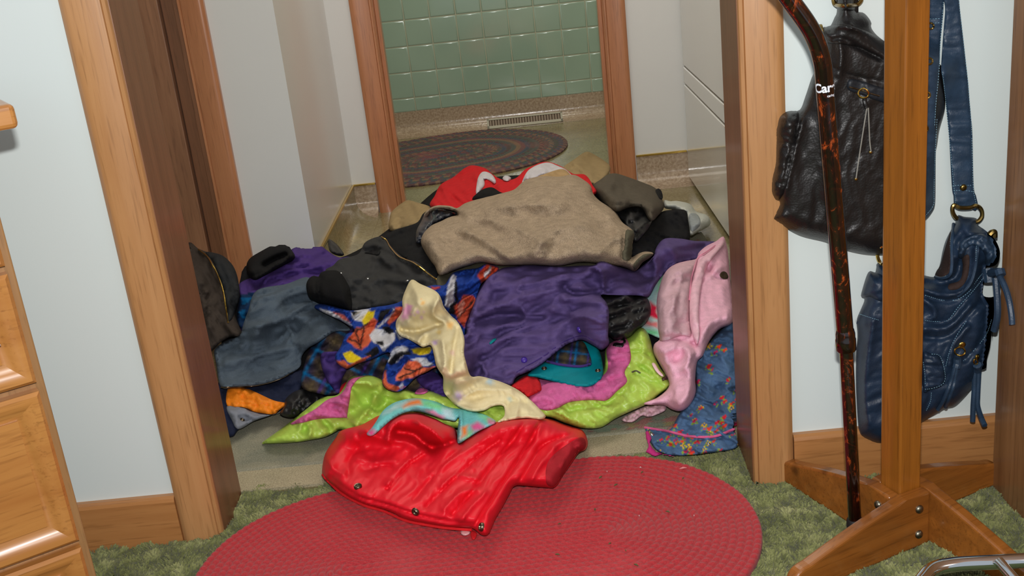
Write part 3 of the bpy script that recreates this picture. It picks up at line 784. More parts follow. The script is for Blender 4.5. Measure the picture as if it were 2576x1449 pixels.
def painter(base, zones=(), var=0, soft=0, extra=None):
    Z = [(pp(z), np.array(lin(c)[:3])) for z, c in zones]; b0 = np.array(lin(base)[:3])
    def f(px, py):
        C = np.tile(b0, (len(px), 1))
        if extra is not None: C = extra(px, py, C)
        wx = px+3*vnoise(px/14., py/14., 4); wy = py+3*vnoise(px/14., py/14., 8)
        for P, c in Z:
            if len(P) == 2: m = np.clip(1-(pdist(wx, wy, P, False)-1.2)/2., 0, 1)[:, None]; C = C*(1-m)+c*m; continue
            i = inpoly(wx, wy, P)
            if soft:
                d = pdist(wx, wy, P)*np.where(i, 1, -1); m = np.clip(.5+d/(2*soft), 0, 1)[:, None]; C = C*(1-m)+c*m
            else: C[i] = c
        return C
    return f

# fabrics
m_ = M
m_['f_black'] = cloth('black_wool', (26, 26, 28), sheen=0, fuzz=.3); m_['f_brown'] = cloth('dark_brown_canvas', (62, 54, 48), crease=.25)
m_['f_char'] = cloth('charcoal_lining', (40, 42, 44), crease=.2); m_['f_slate'] = cloth('slate_blue_fleece', (82, 94, 106), fuzz=.4, sheen=0)
m_['f_charc'] = cloth('charcoal_canvas', (56, 56, 56), crease=.2); m_['f_red'] = cloth('red_fleece', (205, 34, 40), fuzz=.25)
m_['f_whitel'] = cloth('white_quilted_lining', (205, 200, 204)); m_['f_tan'] = cloth('khaki_cotton', (158, 136, 98), crease=.35)
m_['f_tan2'] = cloth('beige_cotton', (176, 146, 104), crease=.35); m_['f_grey'] = cloth('grey_brown_wool', (92, 84, 72), fuzz=.5, sheen=0)
m_['f_sherpa'] = cloth('tan_sherpa_pile', (188, 166, 140), weave=420, fuzz=.85, bs=.8, bd=.004, sheen=0, var=.2)
m_['f_olive'] = cloth('olive_grey_shell', (92, 88, 72), crease=.2); m_['f_purple'] = cloth('purple_nylon_shell', (90, 74, 124), rough=.75, bs=.08, crease=.3, sheen=0, crs=22)
m_['f_purpled'] = cloth('dark_purple_cloth', (70, 50, 116), crease=.25, rough=.8); m_['f_teal'] = cloth('teal_nylon', (0, 132, 142), rough=.6, bs=.08)
m_['f_print'] = cloth('printed_fleece', None, fuzz=.35, sheen=0); m_['f_plaid'] = cloth('plaid_flannel', None, fuzz=.25)
m_['f_leather'] = leather('black_shiny_leather', (18, 18, 20), .5, 420, .06, .1); m_['f_puff'] = cloth('navy_puffer_nylon', (34, 38, 48), rough=.35, bs=.05, sheen=0, spec=.5, crease=.3)
m_['f_navy'] = cloth('navy_cotton', (30, 36, 58)); m_['f_orange'] = cloth('orange_nylon', (236, 132, 30), rough=.5, bs=.1, crease=.25); m_['f_greyc'] = cloth('grey_cotton', (128, 132, 142))
m_['f_lime'] = cloth('lime_green_puffer_nylon', (176, 208, 84), rough=.38, bs=.04, sheen=0, spec=.5, crease=.12, crs=34, var=.05)
m_['f_pinkf'] = cloth('magenta_pink_fleece', (212, 104, 158), fuzz=.3); m_['f_pink'] = cloth('pale_pink_fleece', (240, 184, 204), fuzz=.3, sheen=0)
m_['f_pinkd'] = cloth('dusty_pink_cotton', (214, 174, 184), crease=.2); m_['f_pinkt'] = cloth('pink_zip_tape', (240, 192, 206))
m_['f_redp'] = cloth('red_puffer_nylon', (226, 24, 42), rough=.5, bs=.04, sheen=0, spec=.35, crease=.12, crs=26, var=.05)
m_['f_redl'] = cloth('red_lining_shaded', (168, 34, 44), rough=.8); m_['f_sock'] = cloth('white_cotton_sock', (198, 200, 190), fuzz=.3)  # f_redl: lining red darkened to paint the shade inside the sleeve
m_['f_knit'] = cloth('black_rib_knit', (16, 16, 18), fuzz=.4); m_['f_cream'] = cloth('cream_knit', None, rough=.95, crease=.06, var=.05)
m_['p_black'] = plain('black_plastic', (20, 20, 22), .3); m_['p_purple'] = plain('purple_plastic_snap', (70, 44, 150), .3); m_['p_brown'] = plain('brown_plastic', (70, 40, 34), .35)
m_['p_clear'] = plain('frosted_plastic', (220, 170, 170), .2)

# ---- added filler mound under the heap, black imitating shade in its gaps
mp = smooth_closed(pp('I 560,900 600,720 640,660 850,650 1000,560 1110,470 1200,450 1330,440 1450,450 1560,500 1680,560 1700,640 1800,680 1830,800 1830,980 1650,1000 1500,1010 1300,1010 1000,1030 820,1000 700,980'), 16)
gx, gy = np.meshgrid(np.arange(560, 1840, 14), np.arange(440, 1030, 12)); gx, gy = gx.ravel(), gy.ravel(); mm = inpoly(gx, gy, mp); gx, gy = gx[mm], gy[mm]; mm = pdist(gx, gy, mp) > 8; gx, gy = gx[mm], gy[mm]
vo, eo, fo, _, _, _ = delaunay_2d_cdt([Vector((float(a), float(b))) for a, b in np.vstack([mp, np.stack([gx, gy], -1)])], [], [list(range(len(mp)))], 1, 1e-4)
v = np.array([(q.x, q.y) for q in vo]); top = pos_pile(v[:, 0], v[:, 1], Zp(v[:, 0], v[:, 1])-.004); bot = top.copy(); bot[:, 2] = .009
nv = len(v); F = [tuple(f) for f in fo]; ed = {}
for f in F:
    for i in range(3):
        a, b = f[i], f[(i+1) % 3]
        if (b, a) in ed: del ed[(b, a)]
        else: ed[(a, b)] = 1
mo_ = mk('coat', np.vstack([top, bot]), F+[tuple(i+nv for i in f[::-1]) for f in F]+[(b, a, a+nv, b+nv) for a, b in ed], m_['f_black'], None, True)  # invented filler solid, not a garment of its own
tag(mo_, 'added black filler mound under the clothes heap, imitating shade in the gaps', 'coat')

# ---- garments from the bottom of the heap to its top -------------------------
def denim_x(px, py, C):
    n = fbm(px/60., py/60., 21, 3)[:, None]; C = C*(1+.22*n)
    rs = np.random.RandomState(5)
    for _ in range(115):
        u, v_ = rs.uniform(1620, 1880), rs.uniform(800, 1150); k = rs.randint(4); s_ = rs.uniform(2.8, 4.4)
        for j in range(3):
            a = rs.uniform(0, 6.28); g_ = np.hypot((px-u-7*math.cos(a))*1.2, py-v_-6*math.sin(a)-3) < s_*.75; C[g_] = lin((132, 160, 60))[:3]
        if k < 3:
            c = [(208, 44, 56), (228, 70, 44), (196, 40, 90)][k]; m = np.hypot(px-u, py-v_) < s_
            m |= np.hypot(px-u-5, py-v_+4) < s_*.7; C[m] = lin(c)[:3]
        else:
            for j in range(4):
                m = np.hypot(px-u-4.5*math.cos(j*1.57), py-v_-4.5*math.sin(j*1.57)) < s_*.62; C[m] = lin((232, 186, 40))[:3]
    return C
sheet('denim', 'denim_jacket', 'D 1085,800 1160,690 1310,545 1350,560 1345,1200 1345,1310 1220,1345 1000,1368 880,1350 820,1300 780,1205 800,1197 920,1215 990,1110 1085,985', m_['f_print'], T=.03, r=26, step=3.4,
      noise=[(.006, 70, 30, 20, 3)], folds=[seam('D 780,1215 900,1232 1060,1268 1200,1266 1340,1215', 5, -.006)], col=painter((76, 104, 138), extra=denim_x), label='blue denim garment printed with small red and yellow flowers by the right door jamb', cat='denim jacket')
cord('piping', 'D 778,1197 900,1216 1000,1240 1060,1251 1200,1251 1335,1200', .0022, cloth('pink_piping', (214, 96, 140)), 'denim')
button('snap', 'D 822,1243 1168,1298', .0042, M['steel'], 'denim')
sheet('lace', 'lace_trim', 'D 785,1215 815,1250 812,1300 850,1345 960,1372 880,1362 840,1368 790,1345 800,1310 790,1270', cloth('magenta_lace', (190, 50, 120)), T=.004, r=8, step=4, jag=1.2, parent='denim')

sheet('navyj', 'jacket', 'A 185,1085 330,1070 560,1050 760,990 745,1100 700,1190 640,1245 540,1300 400,1352 322,1397 280,1445 210,1400', m_['f_navy'], T=.016, r=22, noise=[(.004, 60, 25, 10, 5)], label='navy, orange and grey jacket corner poking out at the left front of the heap', cat='jacket')
sheet('navyo', 'orange_panel', 'A 258,1112 380,1122 440,1145 560,1200 650,1222 600,1262 560,1293 440,1280 350,1245 246,1238', m_['f_orange'], on='navyj', T=.005, r=9, gap=.0015, step=5, noise=[(.003, 26, 14, 60, 6)])
sheet('navyg', 'grey_panel', 'A 243,1240 350,1250 440,1284 560,1296 640,1240 600,1280 540,1300 430,1338 322,1395 275,1330', m_['f_greyc'], on='navyj', T=.004, r=7, gap=.0015, step=5)
button('snap', 'A 347,1333', .0048, M['snap'], 'navyg', ringed=True)
sheet('glove2', 'leather_glove', 'A 640,1190 700,1140 780,1120 860,1130 905,1170 870,1215 800,1260 740,1300 670,1317 600,1290 630,1240', m_['f_leather'], puff=True, T=.024, r=20, step=5, noise=[(.003, 40, 16, 70, 7)],
      folds=[('A 690,1290 720,1230 760,1180', 6, -.006), ('A 740,1280 780,1220 820,1180', 6, -.006), ('A 640,1280 680,1210', 6, -.005)], label='shiny black leather glove on the grey mat at the left front of the heap', cat='glove')
def plaid(ang, s_=1.0, base=(46, 36, 62)):
    def f(px, py, C):
        c, q = math.cos(math.radians(ang)), math.sin(math.radians(ang)); u, v_ = (px*c+py*q)/s_, (-px*q+py*c)/s_
        def band(a, p, w, o=0): return np.clip(1-np.abs(((a+o) % p)-p/2)/w, 0, 1)[:, None]
        n = fbm(px/7., py/7., 31, 2)[:, None]*.35+1
        T_ = np.array(lin((0, 104, 160))[:3]); Bn = np.array(lin((84, 72, 46))[:3]); Pu = np.array(lin((84, 50, 150))[:3]); K = np.array(lin((18, 18, 26))[:3])
        for b_, col_, k_ in ((band(u, 74, 20), Bn, .8), (band(v_, 66, 18), Bn, .7), (band(u, 74, 7, 30), T_, 1), (band(v_, 66, 6, 26), T_, .9), (band(u, 74, 5, 50), Pu, .7), (band(v_, 66, 12, 50), K, .7)):
            C = C*(1-b_*k_)+col_*b_*k_
        return C*n
    return f
# plaid lined jacket low in the heap
sheet('plaidj', 'plaid_jacket', 'A 745,1090 760,980 800,860 870,770 960,690 1090,700 1300,760 1500,700 1760,800 1790,1000 1760,1180 1500,1160 1300,1100 1100,1080 1020,1150 930,1165 860,1155 770,1130', m_['f_plaid'], T=.03, r=26, step=5,
      noise=[(.008, 80, 34, -30, 9)], folds=[('A 880,880 950,870 1050,800', 12, .014), ('A 1010,1000 1100,950 1300,900', 14, .012)], col=painter((46, 36, 62), extra=plaid(28)), label='dark blue and brown plaid lined jacket under the sports print fleece', cat='jacket')
sheet('plaidp', 'purple_shell', 'A 880,885 960,870 1060,880 1055,985 1020,1060 1000,1155 930,1080 885,980', m_['f_purpled'], on='plaidj', T=.006, r=12, gap=.002, step=6)
sheet('plaidp2', 'purple_shell', 'C 690,800 770,760 850,790 900,900 870,960 800,900 730,860', m_['f_purpled'], on='plaidj', T=.006, r=12, gap=.002, step=6)
sheet('redrag', 'red_shirt', 'C 190,920 200,860 225,835 265,825 285,860 260,900 220,930', m_['f_red'], T=.008, r=10, step=5, label='sliver of red cloth showing beside the lime jacket, left part of the heap', cat='shirt')

# purple jacket with black rib collar, upper left of the heap
sheet('pj2', 'purple_jacket', 'A 310,640 325,500 330,410 480,340 640,230 680,180 735,160 745,175 860,152 930,195 1000,235 1080,235 1080,330 950,420 780,470 640,520 480,640 400,760 330,720', m_['f_plaid'], T=.035, r=30, step=5,
      noise=[(.006, 90, 26, -20, 11)], folds=[('A 690,190 760,260 900,300', 14, .012), ('A 360,390 480,420 700,350', 10, -.008), ('A 365,400 375,480', 6, -.006), ('A 800,230 900,260 1000,270', 12, .01)],
      col=painter((74, 52, 118), [('A 300,480 445,470 420,560 380,640 350,720 300,680', (16, 44, 78)), ('A 340,500 420,500 400,530 350,560', (8, 84, 130)), ('A 330,590 375,590 360,640 340,650', (8, 84, 130))], extra=None), label='purple jacket with a black collar at the upper left of the heap', cat='jacket')
cp = 'A 375,290 400,240 470,195 560,150 640,140 680,185 703,225 690,255 640,282 500,358 430,388 385,350'
sheet('collar2', 'collar', cp, m_['f_knit'], on='pj2', T=.035, r=16, gap=.002, step=5, folds=[('A 500,290 570,250 640,225', 9, -.030), ('A 420,330 560,300 680,220', 8, .006)])
button('logo_tab', 'A 483,347', .0035, plain('pale_blue_tab', (120, 150, 200), .5), 'pj2', hh=.2) if False else None
sheet('blackbit', 'leather_strap', 'A 925,110 945,115 990,150 1035,215 1000,225 950,205 930,170', m_['f_leather'], T=.02, r=9, step=4, label='small shiny black leather tip sticking up before the gold wall strip', cat='strap')

# brown canvas jacket against the left door jamb
sheet('brownj', 'brown_jacket', 'A -20,150 50,175 100,195 200,215 262,262 300,320 322,400 330,500 300,620 345,745 320,775 270,772 200,810 120,880 60,800 0,500', m_['f_brown'], T=.035, r=30, step=6,
      noise=[(.008, 30, 90, -10, 13)], folds=[('A 50,180 110,230 180,350 215,450 235,560 252,675', 7, .006), ('A 235,690 290,745 340,765', 8, .008), ('A 60,300 110,480 130,700', 14, .01)], label='dark brown canvas jacket with a gold zipper beside the left door jamb', cat='jacket')
sheet('brownl', 'lining', 'A 100,197 200,217 262,264 300,322 320,400 326,500 296,610 258,665 240,560 220,440 185,345 140,250', m_['f_char'], on='brownj', T=.006, r=10, gap=.0015, step=6)
cord('zipper', 'A 50,180 110,228 145,285 180,350 215,450 235,560 252,672', .0016, M['brass'], 'brownj', lift=.002)

# slate fleece, large
sheet('slate', 'fleece_jacket', 'A 445,458 640,415 790,368 830,450 900,560 980,640 1078,722 1000,730 960,742 905,780 860,810 790,850 748,905 742,965 690,1010 600,1058 500,1090 400,1105 300,1112 205,1112 170,950 160,855 240,800 330,760 350,700 385,600', m_['f_slate'], T=.024, r=22,
      noise=[(.008, 150, 44, -28, 15)], folds=[('A 640,540 720,520 800,510', 12, -.010), ('A 455,740 475,700 560,640 700,600', 16, .012), ('A 540,830 600,820', 12, -.006), ('A 240,900 400,860 600,800', 20, .008), ('A 440,462 385,600 350,720', 5, -.005), ('A 600,640 760,640 900,640', 18, .008)], label='slate grey-blue fleece jacket spread over the left side of the heap', cat='jacket')
cord('zipper', 'A 205,1112 300,1111 400,1105 500,1089 600,1057 690,1010', .0014, M['snap'], 'slate', lift=-.001)

# beige and khaki cloth behind
sheet('tanl', 'beige_trousers', 'B 105,540 110,485 130,420 220,350 250,345 310,362 400,395 420,470 340,520 150,560', m_['f_tan'], T=.03, r=24, noise=[(.006, 50, 20, -20, 17)], folds=[('B 250,345 270,420 300,480', 8, -.006)], label='beige cotton cloth at the back left of the heap beside the bathroom casing', cat='trousers')
sheet('tanr', 'khaki_trousers', 'B 1300,150 1330,110 1400,62 1480,8 1530,15 1650,95 1652,150 1620,200 1590,260 1500,230 1380,180', m_['f_tan'], T=.03, r=26, noise=[(.007, 50, 22, 20, 19)], folds=[('B 1400,70 1480,150 1580,240', 8, .010), ('B 1500,60 1560,110 1640,140', 10, -.006)], label='khaki trousers crumpled at the foot of the right bathroom casing', cat='trousers')
# white socks
sheet('sock', 'white_sock', 'B 2035,345 2080,352 2130,350 2220,372 2262,425 2335,448 2362,498 2345,530 2270,570 2212,592 2180,500 2120,420 2040,400', m_['f_sock'], puff=True, T=.045, r=28, step=5, noise=[(.004, 30, 18, 0, 23)], folds=[('B 2200,440 2240,500 2240,570', 10, -.008), ('B 2120,360 2200,420 2260,430', 10, .006)], label='white sock lying on the mat at the back right beside the appliance', cat='sock')
sheet('sockh', 'heel_patch', 'B 2212,448 2260,438 2290,480 2282,530 2225,560', cloth('grey_sock_heel', (156, 162, 162)), on='sock', T=.002, r=10, gap=.001, step=5)
# black fleece and leather at right
sheet('blackr', 'black_fleece', 'B 1700,430 1800,400 1900,470 1960,470 2020,425 2130,408 2190,418 2203,470 2212,630 2100,690 1950,740 1820,750 1760,650 1750,500', m_['f_black'], T=.04, r=30, noise=[(.007, 60, 26, 30, 25)], label='black fleece jacket bunched at the right of the tan sherpa coat', cat='jacket')
sheet('leathr', 'leather_sleeve', 'B 1690,425 1760,400 1830,388 1890,400 1950,460 1940,520 1880,600 1830,640 1780,560 1740,490', m_['f_leather'], T=.024, r=20, step=5, noise=[(.004, 40, 18, 55, 27)], folds=[('B 1760,520 1840,490 1900,450', 7, -.007), ('B 1780,570 1850,550 1920,500', 7, .008)], label='black leather sleeve folded under the grey wool jacket', cat='sleeve')
sheet('greyw', 'wool_jacket', 'B 1535,245 1590,200 1640,165 1700,157 1800,188 1900,225 1960,250 2005,290 2025,345 2037,395 2000,445 1940,492 1880,400 1800,395 1700,430 1640,400 1570,320', m_['f_grey'], puff=True, T=.045, r=34, noise=[(.007, 60, 30, 20, 29)], folds=[('B 1560,290 1700,330 1800,380', 14, .01), ('B 1640,165 1760,260 1950,330', 16, .01), ('B 1900,470 1980,440 2030,380', 7, -.005)], label='grey-brown wool jacket balled up behind the right side of the sherpa coat', cat='jacket')
sheet('greyh', 'pocket_shade_patch', 'B 1975,275 2000,262 2020,285 2028,330 2010,340 1990,310', m_['f_black'], on='greyw', T=.002, r=6, gap=.001, step=4)  # flat black patch stands in for the shade inside a pocket

# black fleece behind left, puffer bit
sheet('blackl', 'black_pullover', 'B 30,640 70,595 150,552 300,503 345,440 400,408 480,400 600,430 620,520 470,640 470,800 455,900 430,905 250,790 100,690', m_['f_black'], T=.03, r=26, noise=[(.007, 90, 30, -30, 33)], label='black pullover between the charcoal jacket and the sherpa coat', cat='pullover')
sheet('puff', 'navy_sleeve', 'B 296,640 300,560 335,490 360,440 410,408 500,412 578,442 500,480 430,520 370,590 345,640 320,650', m_['f_puff'], puff=True, T=.022, r=14, step=5, noise=[(.006, 26, 12, -35, 35)], label='dark navy puffer sleeve curling around the left end of the sherpa coat', cat='sleeve')
# red jacket with white lining at the back
sheet('redb', 'red_jacket', 'B 400,390 430,310 470,235 560,182 640,118 700,100 785,122 830,160 880,192 930,205 1000,188 1060,130 1110,106 1180,78 1240,79 1320,110 1400,160 1480,165 1530,230 1540,310 1200,340 800,400 580,420', m_['f_red'], T=.03, r=26, step=5,
      noise=[(.007, 60, 30, 30, 37)], folds=[('B 700,110 740,200 720,300', 10, .01), ('B 1000,200 1060,150 1180,90', 10, .008), ('B 880,210 930,230 1000,200', 12, -.010), ('B 480,250 520,330', 14, .008)], label='red jacket with white lining at the back of the heap', cat='jacket')
sheet('redw1', 'white_lining', 'B 720,300 722,235 735,180 762,146 800,148 835,170 858,212 848,230 815,208 778,196 775,245', m_['f_whitel'], on='redb', T=.006, r=9, gap=.002, step=4)
sheet('redw2', 'white_lining', 'B 1040,222 1060,170 1090,130 1150,96 1222,80 1290,103 1345,128 1385,165 1400,190 1290,160 1200,165 1120,195 1065,205', m_['f_whitel'], on='redb', T=.006, r=10, gap=.002, step=4)
sheet('redt', 'tan_lining', 'B 1140,185 1200,160 1290,130 1340,130 1385,170 1400,190 1290,190 1190,195', m_['f_tan2'], on='redw2', T=.004, r=8, gap=.002, step=4, parent='redb')
sheet('redk', 'black_band', 'B 690,338 720,300 765,268 830,254 900,292 1000,300 900,340 760,350', m_['f_knit'], on='redb', T=.008, r=9, gap=.003, step=5)
sheet('tissue', 'tissue', 'B 903,190 920,172 945,175 965,190 950,208 915,208', plain('white_paper', (200, 196, 200), .8), T=.008, r=7, step=4, label='tiny scrap of white tissue on the red jacket collar', cat='tissue')

# charcoal jacket with knit cuff
sheet('charj', 'charcoal_jacket', 'A 905,330 960,290 1010,245 1130,212 1180,130 1290,94 1350,160 1440,240 1530,268 1620,345 1700,400 1760,440 1740,500 1640,520 1500,560 1420,560 1250,572 1082,593 1000,560 950,450', m_['f_charc'], T=.035, r=26,
      noise=[(.007, 100, 34, 10, 39)], folds=[('A 1175,195 1230,185 1280,180', 9, -.022), ('A 1270,170 1290,240 1350,290', 9, .014), ('A 1360,200 1450,280 1560,350 1680,410', 12, -.008), ('A 1290,100 1345,165 1400,225 1510,275 1600,345 1690,405', 6, .006), ('A 1000,420 1200,380 1450,400', 22, .01)], label='charcoal canvas jacket with a brass zipper left of the sherpa coat', cat='jacket')
sheet('cuff', 'cuff', 'A 778,430 795,380 830,358 862,365 880,335 940,322 1000,330 1050,395 1080,470 1082,592 1000,576 930,562 850,535 800,505', m_['f_knit'], puff=True, T=.036, r=24, step=5, folds=[('A 870,370 862,450 880,530', 7, -.012), ('A 1056,400 1086,480 1084,585', 6, -.008)], parent='charj')
cord('zipper', 'A 1288,96 1320,120 1345,163 1400,225 1450,250 1510,275 1600,343 1660,385 1690,402', .0017, M['brass'], 'charj', lift=.001)
button('rivet', 'A 1012,345 1005,357 1195,380 1462,395', .0032, M['steel'], 'charj')
sheet('charhole', 'fold_shade_patch', 'A 1170,205 1210,188 1260,180 1282,195 1262,222 1230,215', m_['f_black'], on='charj', T=.001, r=5, gap=.0012, step=4)  # thin black patch painting the shade inside the jacket's hollow

# olive shell edge + sherpa coat
sheet('shell', 'olive_coat', 'B 438,905 448,880 480,845 545,815 640,790 760,770 900,770 1300,780 1600,760 1600,830 1300,850 920,850 760,880 600,940 500,1000 455,990', m_['f_olive'], T=.014, r=12, label='olive grey coat edge showing beneath the tan sherpa lining', cat='coat')
sheet('sherpa', 'sherpa_coat', 'B 352,455 372,418 410,392 460,380 540,386 585,400 640,366 720,340 800,320 900,295 980,272 1020,240 1060,205 1140,181 1220,176 1300,179 1400,166 1470,200 1520,242 1540,300 1580,345 1640,385 1700,432 1745,500 1822,565 1815,650 1803,742 1850,722 1900,705 1962,714 1940,745 1885,782 1830,842 1750,815 1580,792 1450,782 1300,806 1100,800 900,805 760,785 660,808 560,840 505,866 458,870 430,810 400,770 350,690 331,640 345,585 400,525 480,488 530,462 590,445 560,420 480,405 420,410', m_['f_sherpa'], puff=True, T=.05, r=34, step=5,
      noise=[(.003, 120, 50, 25, 41)], folds=[('B 640,450 900,510 1120,600 1180,640', 20, .010), ('B 600,600 720,660 900,760 920,800', 12, -.005), ('B 650,560 800,640 960,760', 12, .010), ('B 1130,780 1150,660 1250,560 1500,520', 24, .010), ('B 1050,420 1250,460 1500,430', 14, -.004), ('B 800,420 1000,380 1300,380', 18, .008), ('B 1760,560 1752,650 1745,750', 6, -.010), ('B 1560,740 1680,620 1730,540', 16, .008), ('B 1300,800 1500,760 1700,770', 10, -.006)],
      label='tan sherpa fleece coat lying lining side up on top of the heap', cat='coat')
sheet('shtrim', 'grey_facing', 'B 1768,558 1824,568 1815,650 1803,755 1743,752 1760,660', m_['f_olive'], on='sherpa', T=.003, r=6, gap=.002, step=5, jag=.8)
sheet('shcuff', 'cuff_edge', 'B 1838,770 1870,740 1900,722 1958,722 1935,750 1885,782 1833,836 1820,810', m_['f_olive'], on='sherpa', T=.004, r=6, gap=.002, step=5)

# tie-dye fleece under the pink hoodie
TD = [('D 880,250 960,200 985,205 930,260 900,285', (226, 60, 110)), ('D 860,290 900,270 870,350 840,380', (150, 220, 170)), ('D 800,360 850,330 830,420 800,450', (176, 220, 224)), ('D 805,430 850,460 860,540 800,520', (222, 34, 70)), ('D 770,570 820,580 860,600 860,560 790,545', (236, 130, 130)), ('D 760,590 860,615 860,640 790,625', (120, 212, 150))]
sheet('tdr', 'tie_dye_scarf', 'D 965,190 1010,215 960,400 900,560 880,650 820,635 755,595 790,540 795,470 775,410 810,370 850,290 900,230', m_['f_print'], T=.012, r=12, step=4, col=painter((190, 222, 218), TD, soft=4), label='tie-dye fleece strip showing along the left edge of the pink hoodie', cat='scarf')

# lime puffer with pink fleece lining
sheet('lime', 'lime_puffer_jacket', 'E 170,440 300,345 470,212 600,115 720,90 | C 262,800 330,790 400,788 470,820 490,860 560,888 620,880 700,900 780,888 880,925 1000,940 1300,850 1440,900 1560,830 | D 500,880 540,720 600,670 665,650 750,590 800,630 835,755 870,830 900,870 935,930 915,960 860,1000 800,1050 700,1095 600,1142 510,1196 400,1200 300,1172 180,1132 | C 1400,1100 1200,1130 900,1130 600,1130 300,1160 200,1140 | E 700,362 620,400 520,420 420,436 260,446 200,446', m_['f_lime'], puff=True, T=.022, r=20, step=5,
      noise=[(.0035, 60, 26, 35, 43)], folds=[('E 800,20 900,0 980,60 960,160 850,300', 14, .014), ('E 940,160 1000,200 1060,160', 8, -.010), ('E 980,60 1080,130 1250,160', 9, -.008), ('D 690,790 740,820 820,870', 5, -.005), ('D 700,730 760,740 830,760', 5, -.005), ('D 720,870 800,920 870,990', 6, -.005), ('D 530,1035 620,950 680,920', 8, .008), ('D 340,1090 480,1070 540,1045', 8, -.006), ('E 480,290 520,350 500,420', 7, .006), ('E 600,270 660,330 640,390', 7, -.006), ('D 240,1100 300,1130 420,1180', 8, .005)], label='lime green puffer jacket with pink lining along the front of the heap', cat='jacket')
sheet('limep1', 'pink_lining', 'E 372,305 460,250 550,198 640,130 725,98 770,45 790,-5 | C 300,800 400,786 330,800 275,860 258,950 240,1065 | E 786,262 680,262 560,272 480,292 420,303', m_['f_pinkf'], on='lime', T=.006, r=9, gap=.0015, step=5, noise=[(.003, 40, 20, 0, 45)])
sheet('limep2', 'pink_lining', 'D 70,1035 120,930 150,895 520,880 545,720 585,675 662,655 688,720 692,790 655,860 670,918 610,975 545,1032 460,1030 330,1040 240,1082 160,1090', m_['f_pinkf'], on='lime', T=.006, r=10, gap=.0015, step=6, noise=[(.005, 90, 26, -12, 47)])
sheet('limep3', 'pink_lining', 'C 680,905 720,868 770,885 740,908', m_['f_pinkf'], on='lime', T=.003, r=6, gap=.001, step=4)
sheet('toggle', 'toggle', 'D 880,895 905,878 918,885 915,905 885,915', m_['p_brown'], on='lime', T=.006, r=5, gap=.001, step=4, raw=True)
cord('drawstring', 'D 700,860 725,852 750,865', .0014, m_['f_olive'], 'lime')
sheet('redscrap', 'red_glove', 'C 1305,862 1340,830 1400,790 1460,785 1490,812 1505,860 1500,890 1420,930 1395,915 1360,890', m_['f_red'], T=.022, r=18, step=5, folds=[('C 1410,800 1440,860 1430,910', 7, .006)], label='red fleece scrap tucked between the yellow cloth and the teal hem', cat='glove')

# sports print fleece
OR, WH, BK, YE, BL = (206, 96, 62), (205, 205, 210), (22, 22, 26), (222, 196, 30), (30, 62, 146)
Z1 = [('C 878,340 888,230 925,128 948,140 942,240 925,345', WH), ('C 945,170 965,190 962,300 945,400 900,375 915,330 940,300', BK), ('C 1085,140 1150,62 1230,88 1185,140 1120,185', (196, 70, 44)), ('C 1130,140 1170,80 1180,84 1140,150', WH), ('C 945,340 1000,268 1060,268 1078,300 1040,400 1000,480 960,430 940,385', (190, 74, 50)), ('C 960,360 990,300 1010,320 980,400 965,420', (220, 150, 130)), ('C 790,205 845,215 835,228 795,220', (190, 70, 40)),
 ('C 60,345 150,368 240,425 272,472 200,432 100,382', WH), ('C 150,365 220,395 258,438 200,420', (222, 120, 110)), ('C 262,372 390,350 345,440 290,435', WH), ('C 260,368 310,380 285,402', BK), ('C 335,430 380,368 420,362 405,425 350,465', YE), ('C 238,560 300,482 350,462 405,420 442,432 405,560 335,622 280,605', OR), ('C 455,370 530,340 480,430 440,450', BK), ('C 440,470 520,400 540,350 548,352 530,410 450,480', WH), ('C 388,525 430,480 560,520 545,570 480,625 420,575', WH), ('C 470,480 520,462 560,505 510,525', BK), ('C 350,650 430,600 450,645 400,680', BK), ('C 430,560 480,560 470,590 430,590', BK), ('C 500,450 560,340 602,340 585,400 520,462', OR), ('C 560,500 620,470 620,540 580,560', WH),
 ('C 215,645 262,620 292,652 335,680 300,706 240,696', YE), ('C 163,690 215,690 250,716 390,660 360,695 240,745 180,712', OR),
 ('C 505,695 540,622 600,592 640,608 610,660 560,705', WH), ('C 555,645 645,622 660,650 600,662 530,722 508,704', BK), ('C 655,612 785,606 772,650 712,662 672,640', YE), ('C 660,680 760,678 800,720 730,735', WH), ('C 558,795 640,690 700,698 742,742 825,732 760,775 650,802 600,822 560,818', (222, 112, 76)), ('C 466,830 495,752 505,832 560,862 625,858 560,892 500,885', OR), ('C 575,860 600,830 610,850 590,880', WH),
 ('C 300,500 380,440', (70, 44, 40)), ('C 260,545 330,600', (70, 44, 40)), ('C 300,490 320,600', (70, 44, 40)), ('C 350,470 330,610', (70, 44, 40)), ('C 580,800 740,740', (70, 44, 40)), ('C 620,740 690,760', (70, 44, 40)), ('C 960,420 1060,300', (70, 44, 40))]
sheet('sport', 'sports_print_fleece', 'C 28,345 60,322 140,335 200,352 290,365 400,345 520,328 600,300 700,230 800,200 870,200 900,160 930,120 1000,100 1090,88 1150,62 1230,88 1185,140 1115,190 1095,260 1080,320 1040,400 1012,500 1010,620 940,760 830,735 760,765 690,800 640,850 580,892 510,882 468,832 485,740 520,655 500,640 400,684 310,712 235,745 180,712 163,665 200,600 235,520 290,495 200,432 100,385', m_['f_print'], T=.026, r=20, step=3.6,
      noise=[(.007, 60, 22, -40, 49)], folds=[('C 290,490 400,430 600,330', 9, .008), ('C 240,720 380,660 560,560', 9, .010), ('C 880,330 930,130', 8, .006), ('C 500,660 620,600 780,600', 8, -.010)], col=painter(BL, Z1, soft=1.6), label='blue fleece blanket printed with soccer balls and basketballs in the middle of the heap', cat='blanket')

